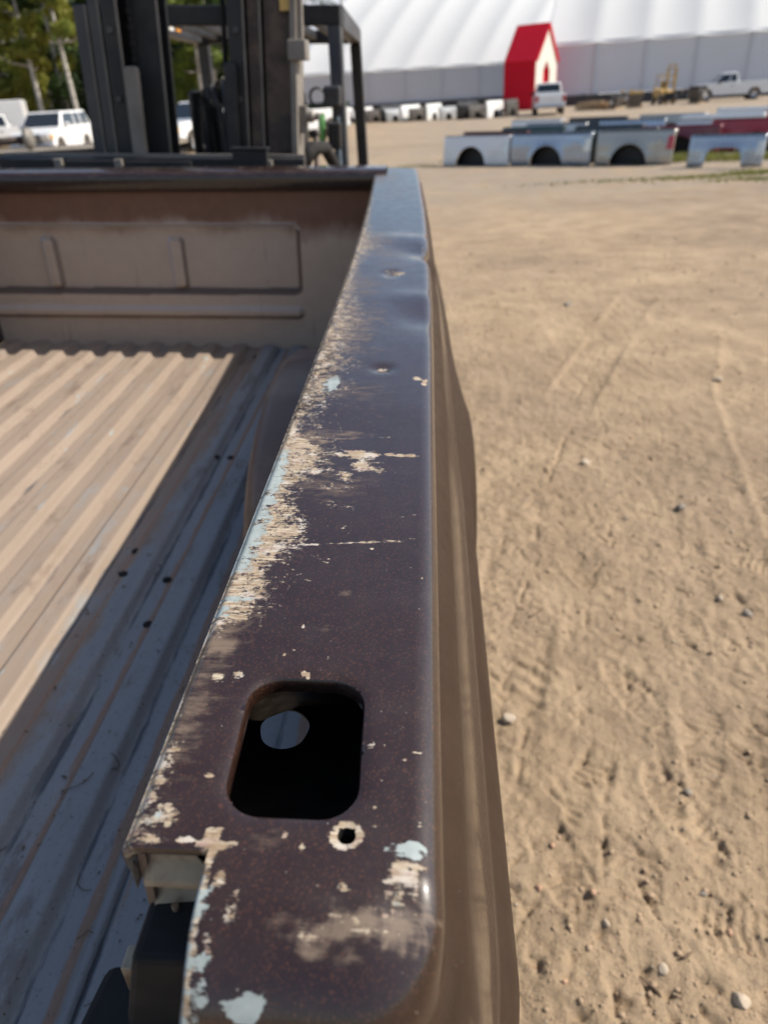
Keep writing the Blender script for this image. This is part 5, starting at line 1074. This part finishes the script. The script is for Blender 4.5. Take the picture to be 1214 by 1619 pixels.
def tree(label, x, y, h, w, mat, seed, base=.18, n=5200, name='tree', leaf=.17):
    rg = np.random.default_rng(seed); root = empty(name, (x, y, 0)); tag(root, label, 'tree', 'trees along the edge of the yard')
    b = MB(); lx_, ly_ = rg.normal(0, .25, 2); path = [(lx_ * t + .15 * math.sin(3 * t + seed), ly_ * t, h * .92 * t) for t in np.linspace(0, 1, 9)]
    b.tube(path, [max(.02, h * .013 * (1 - t * .92)) for t in np.linspace(0, 1, 9)], 9); clumps = []
    for k in range(34):
        t = base + (1 - base) * rg.random() ** .9; j = min(7, int(t * 8)); f_ = t * 8 - j; p0 = np.array(path[j]) * (1 - f_) + np.array(path[j + 1]) * f_
        rad = w * (1 - .75 * ((t - base) / (1 - base)) ** 1.4) * rg.uniform(.35, 1.0); a = rg.uniform(0, 2 * math.pi)
        p1 = p0 + np.array([rad * math.cos(a), rad * math.sin(a), rad * rg.uniform(.1, .55)])
        b.tube([p0, (p0 + p1) / 2 + [0, 0, -.1 * rad], p1], [h * .0045, h * .003, .015], 5); clumps.append((*p1, rg.uniform(.5, 1.0) * w * .36)); 
        if rg.random() < .6: clumps.append((*(p0 * .45 + p1 * .55 + rg.normal(0, .2, 3)), rg.uniform(.4, .8) * w * .3))
    b.build('trunk', M['bark'], root, smooth=True)
    v, f, tint = leaf_cloud(clumps, n, leaf, rg); o = mk('crown', v, f, mat, root)
    o.data.attributes.new('tint', 'FLOAT', 'POINT').data.foreach_set('value', tint.astype(np.float32))
    return root
T_ = [('yellow-green tree at the left edge of the picture', -37.5, 60, 17, 3.6, 'leaf_y', .08), ('tall yellowish tree behind the white box truck', -33.0, 62, 18, 3.4, 'leaf_y', .10), ('pale-trunked yellow-green birch behind the SUV hood', -28.6, 58.5, 16, 2.9, 'leaf_y', .26),
      ('pale-trunked birch behind the SUV roof, next to the mast', -25.6, 58.0, 16, 2.7, 'leaf_y', .28), ('green tree behind the left mast rails', -22.0, 62, 16, 3.4, 'leaf_g', .08), ('bushy green tree seen between the mast and the overhead guard', -17.4, 63, 15, 3.4, 'leaf_g', .05),
      ('dark green tree behind the forklift seat', -15.6, 66, 15, 3.2, 'leaf_d', .04), ('dark green tree between the forklift mast halves', -18.3, 70, 17, 3.8, 'leaf_d', .04), ('dark green tree behind the right mast rails', -20.0, 80, 17, 3.8, 'leaf_g', .05),
      ('dark tree rising behind the left end of the hall', -23.5, 150, 36, 5.5, 'leaf_d', .05), ('second dark tree rising behind the gap between the two halls', -16.5, 168, 38, 6.0, 'leaf_d', .05),
      ('dark tree behind the birches at the left', -31.0, 69, 19, 4.2, 'leaf_d', .05), ('dark tree far behind the left edge trees', -39.5, 69, 19, 4.4, 'leaf_d', .05), ('dark green tree behind the left mast foot', -24.5, 70, 18, 4.2, 'leaf_d', .05), ('green tree filling the gap left of the pale birches', -35.0, 74, 20, 4.4, 'leaf_g', .05)]
for i, (l, x, y, h, w, m, bs) in enumerate(T_): tree(l, x, y, h, w, M[m], 100 + i, bs, 12000 if y < 80 else 5000)
rg = np.random.default_rng(5); cl = []
for k in range(520):
    x = rg.uniform(-62, -19); cl.append((x, 82 + rg.uniform(-3, 3) + max(0, x + 24) * .9, rg.uniform(0, 17), rg.uniform(1.4, 2.8)))
v, f, tint = leaf_cloud(cl, 60000, .34, rg); o = mk('woodland', v, f, M['leaf_d']); o.data.attributes.new('tint', 'FLOAT', 'POINT').data.foreach_set('value', tint.astype(np.float32))
tag(o, 'dense dark woodland closing off the yard on the left', 'woodland', kind='stuff')
# grass tufts in the gravel
def grass(label, spots, seed):
    rg = np.random.default_rng(seed); V_ = []; T2 = []
    for (x0, y0, rx, ry_, n, hh) in spots:
        XX = x0 + rg.normal(size=n) * rx * .5; YY = y0 + rg.normal(size=n) * ry_ * .5; ZZ = ground_height(XX, YY) - .004
        for x, y, z in zip(XX, YY, ZZ):
            for k in range(4):
                a = rg.uniform(0, 6.28); hgt = hh * rg.uniform(.5, 1.2); dx, dy = math.cos(a), math.sin(a); ln = rg.uniform(.2, .7) * hgt; w_ = .006 + .004 * rg.random()
                V_ += [(x - dy * w_, y + dx * w_, z), (x + dy * w_, y - dx * w_, z), (x + dx * ln, y + dy * ln, z + hgt)]; T2 += [rg.random()] * 3
    n_ = len(V_) // 3; o = mk('grass', V_, np.arange(3 * n_).reshape(n_, 3), M['grass']); o.data.attributes.new('tint', 'FLOAT', 'POINT').data.foreach_set('value', np.array(T2, np.float32))
    tag(o, label, 'grass', kind='stuff')
grass('patchy green and dry grass in the gravel in front of the bed sides', [(5.0, 15.2, 1.5, .35, 500, .05), (6.3, 15.4, .7, .3, 300, .07), (5.9, 14.4, 1.0, .3, 260, .05), (3.0, 15.3, 1.6, .3, 160, .04), (6.6, 14.0, .7, .4, 260, .05), (-.4, 20.9, .9, .2, 120, .05)], 11)
grass('taller grass growing between the rows of bed sides', [(5.9, 18.9, 1.0, .6, 700, .14), (7.2, 18.4, 1.2, .6, 600, .14), (3.8, 20.6, .6, .5, 260, .2), (2.2, 21.4, 1.2, .4, 250, .12), (4.9, 21.8, 2.0, .6, 400, .12), (8.5, 22.5, 1.4, .6, 300, .12)], 12)

# ------------------------------------------------------------------ stones
def stone_mesh(seed):
    rg = np.random.default_rng(seed); bm = bmesh.new(); bmesh.ops.create_icosphere(bm, subdivisions=2, radius=1)
    ax = rg.normal(size=(7, 3)); ax /= np.linalg.norm(ax, axis=1)[:, None]; dd = rg.uniform(.45, .8, 7)
    for v in bm.verts:
        p = np.array(v.co)
        for a, d in zip(ax, dd):
            s = p @ a
            if s > d: p = p - a * (s - d) * .9
        v.co = p * rg.uniform(.97, 1.03)
    me = bpy.data.meshes.new('stone'); bm.to_mesh(me); bm.free(); return me
SM = {}
for k in range(5):
    for c in ('stone_l', 'stone_g', 'stone_r'):
        me_ = stone_mesh(40 + k); me_.materials.append(M[c]); SM[(k, c)] = me_
ST = [(.21, 1.535, .026, 'stone_l', 'pale stone half sunk beside the lower edge of the truck bed side'), (.65, 1.28, .014, 'stone_g', 'small dark grey pebble in the middle right of the dirt'), (.362, .925, .012, 'stone_l', 'round whitish pebble near the bottom of the dirt'),
      (.462, .832, .013, 'stone_l', 'pale pebble right of the bottom middle, by a twig'), (.605, .780, .022, 'stone_l', 'largest pale pointed stone at the bottom right corner'), (.75, 3.24, .030, 'stone_l', 'pale stone with dark shadow in the middle distance, nearest the truck bed'),
      (1.07, 2.76, .030, 'stone_g', 'grey stone right of the pale middle-distance one'), (1.16, 6.22, .05, 'stone_g', 'farther grey stone on the bare dirt beyond the others'), (.225, 1.005, .010, 'stone_r', 'small reddish pebble against the bottom edge of the bed side'),
      (.252, .80, .009, 'stone_r', 'tiny reddish pebble at the very bottom, next to the bed side'), (.60, 1.0, .009, 'stone_g', 'tiny dark pebble right of the boot prints'), (1.08, 2.02, .024, 'stone_g', 'dark lumpy stone at the right edge, halfway down'), (1.02, 2.12, .018, 'stone_l', 'pale stone beside the dark lump at the right edge'), (1.75, 4.3, .04, 'stone_l', 'pale stone in the rut at the right edge')]
for i, (x, y, r, c, l) in enumerate(ST):
    r *= .95
    o = bpy.data.objects.new('stone', SM[(i % 5, c)]); COL.objects.link(o); o.location = (x, y, gz(x, y) + r * .22); o.scale = (r, r * random.uniform(.75, 1.1), r * random.uniform(.55, .8)); o.rotation_euler = (random.uniform(-.3, .3), random.uniform(-.3, .3), random.uniform(0, 6.28))
    tag(o, l, 'stone', 'stones on the dirt')
rg = np.random.default_rng(21); PV = []; PF = []; src = [np.array([v.co for v in SM[(k, 'stone_l')].vertices]) for k in range(5)]
bmt = bmesh.new(); bmesh.ops.create_icosphere(bmt, subdivisions=1, radius=1); tv_ = np.array([v.co for v in bmt.verts]); tf_ = np.array([[v.index for v in f.verts] for f in bmt.faces]); bmt.free()
NP = 9000; py_ = .6 + 9 * rg.random(NP) ** 2.0; px_2 = .05 + rg.random(NP) * (.35 + .42 * py_); dens = vnoise(px_2 * 3.1, py_ * 2.3); ok = dens > .38
px_2 = px_2[ok]; py_ = py_[ok]; hz = ground_height(px_2, py_)
for x, y, z in zip(px_2, py_, hz):
    r = min(.008, .0015 * (1 + rg.pareto(2.6))) * (1 + .12 * y); j = rg.normal(0, .12, tv_.shape); sc = np.array([1, rg.uniform(.6, 1), rg.uniform(.5, .8)]); a = rg.uniform(0, 6.28)
    q = (tv_ + j) * sc * r; q = np.stack([q[:, 0] * math.cos(a) - q[:, 1] * math.sin(a), q[:, 0] * math.sin(a) + q[:, 1] * math.cos(a), q[:, 2]], -1) + [x, y, z + r * .2]
    PF.append(tf_ + 12 * len(PV)); PV.append(q)
o = mk('gravel', np.concatenate(PV), np.concatenate(PF), M['stone_g'], smooth=True); tag(o, 'loose grit and tiny pebbles scattered over the dirt', 'gravel', kind='stuff')
me_ = o.data; me_.materials.append(M['stone_l']); me_.materials.append(M['stone_r']); me_.materials.append(M['clod']); mi = np.repeat(rg.choice([0, 1, 2] + [3] * 17, len(PV)), len(tf_)); me_.polygons.foreach_set('material_index', mi.astype(np.int32))
# twigs on the dirt
for i, (x, y, a, L_, l) in enumerate([(.43, .80, 2.2, .05, 'broken brown twig lying on the dirt near the bottom right'), (.36, 2.05, .7, .09, 'thin dry stick on the dirt beside the bed side'), (.52, .86, .4, .035, 'short pale stick by the bottom pebbles')]):
    b = MB(); p = [(L_ * (t - .5) * math.cos(a) + .004 * math.sin(5 * t), L_ * (t - .5) * math.sin(a), .004) for t in np.linspace(0, 1, 6)]; b.tube(p, [.003, .0035, .003, .003, .0025, .002], 7)
    o = b.build('twig', M['twig'], smooth=True); o.location = (x, y, gz(x, y)); tag(o, l, 'twig', 'twigs on the dirt')
# dry stems and leaf scraps lying in the bed
rg = np.random.default_rng(31); b = MB(); B4 = np.array(bed.matrix_world)
def fl_at(x, y): return -.846 + (float(floor_z(np.array([x]))[0]) + .846) + .0022
for (x, y, L_, cv) in [(-.475, .60, .05, 2.2), (-.415, .635, .03, 3), (-.40, .49, .035, 2.6), (-.355, .42, .02, 1), (-.51, .52, .05, .4), (-.335, .345, .04, 1.5)]:
    a = rg.uniform(0, 6.28); pts = []; px, py = x, y
    for k in range(8): pts.append((px, py, fl_at(px, py) + .001)); a += cv / 8; px += L_ / 7 * math.cos(a); py += L_ / 7 * math.sin(a)
    b.tube(pts, [.0006] * 8, 5)
for _ in range(520):
    x = rg.uniform(-.62, -.26); y = rg.uniform(.30, 1.3); r = .0012 * (1 + rg.pareto(2.5)); r = min(r, .005); z = fl_at(x, y); a = rg.uniform(0, 6.28); dx, dy = math.cos(a) * r, math.sin(a) * r
    b.add([(x - dx, y - dy, z), (x + dy * .5, y - dx * .5, z + .0008), (x + dx, y + dy, z), (x - dy * .5, y + dx * .5, z + .0005)], [(0, 1, 2, 3)])
o = b.build('debris', M['twig'], off=BB); o.matrix_world = bed.matrix_world.copy() if False else Matrix(bed.matrix_basis); tag(o, 'dry stems and leaf crumbs scattered on the bed floor', 'debris', kind='stuff')
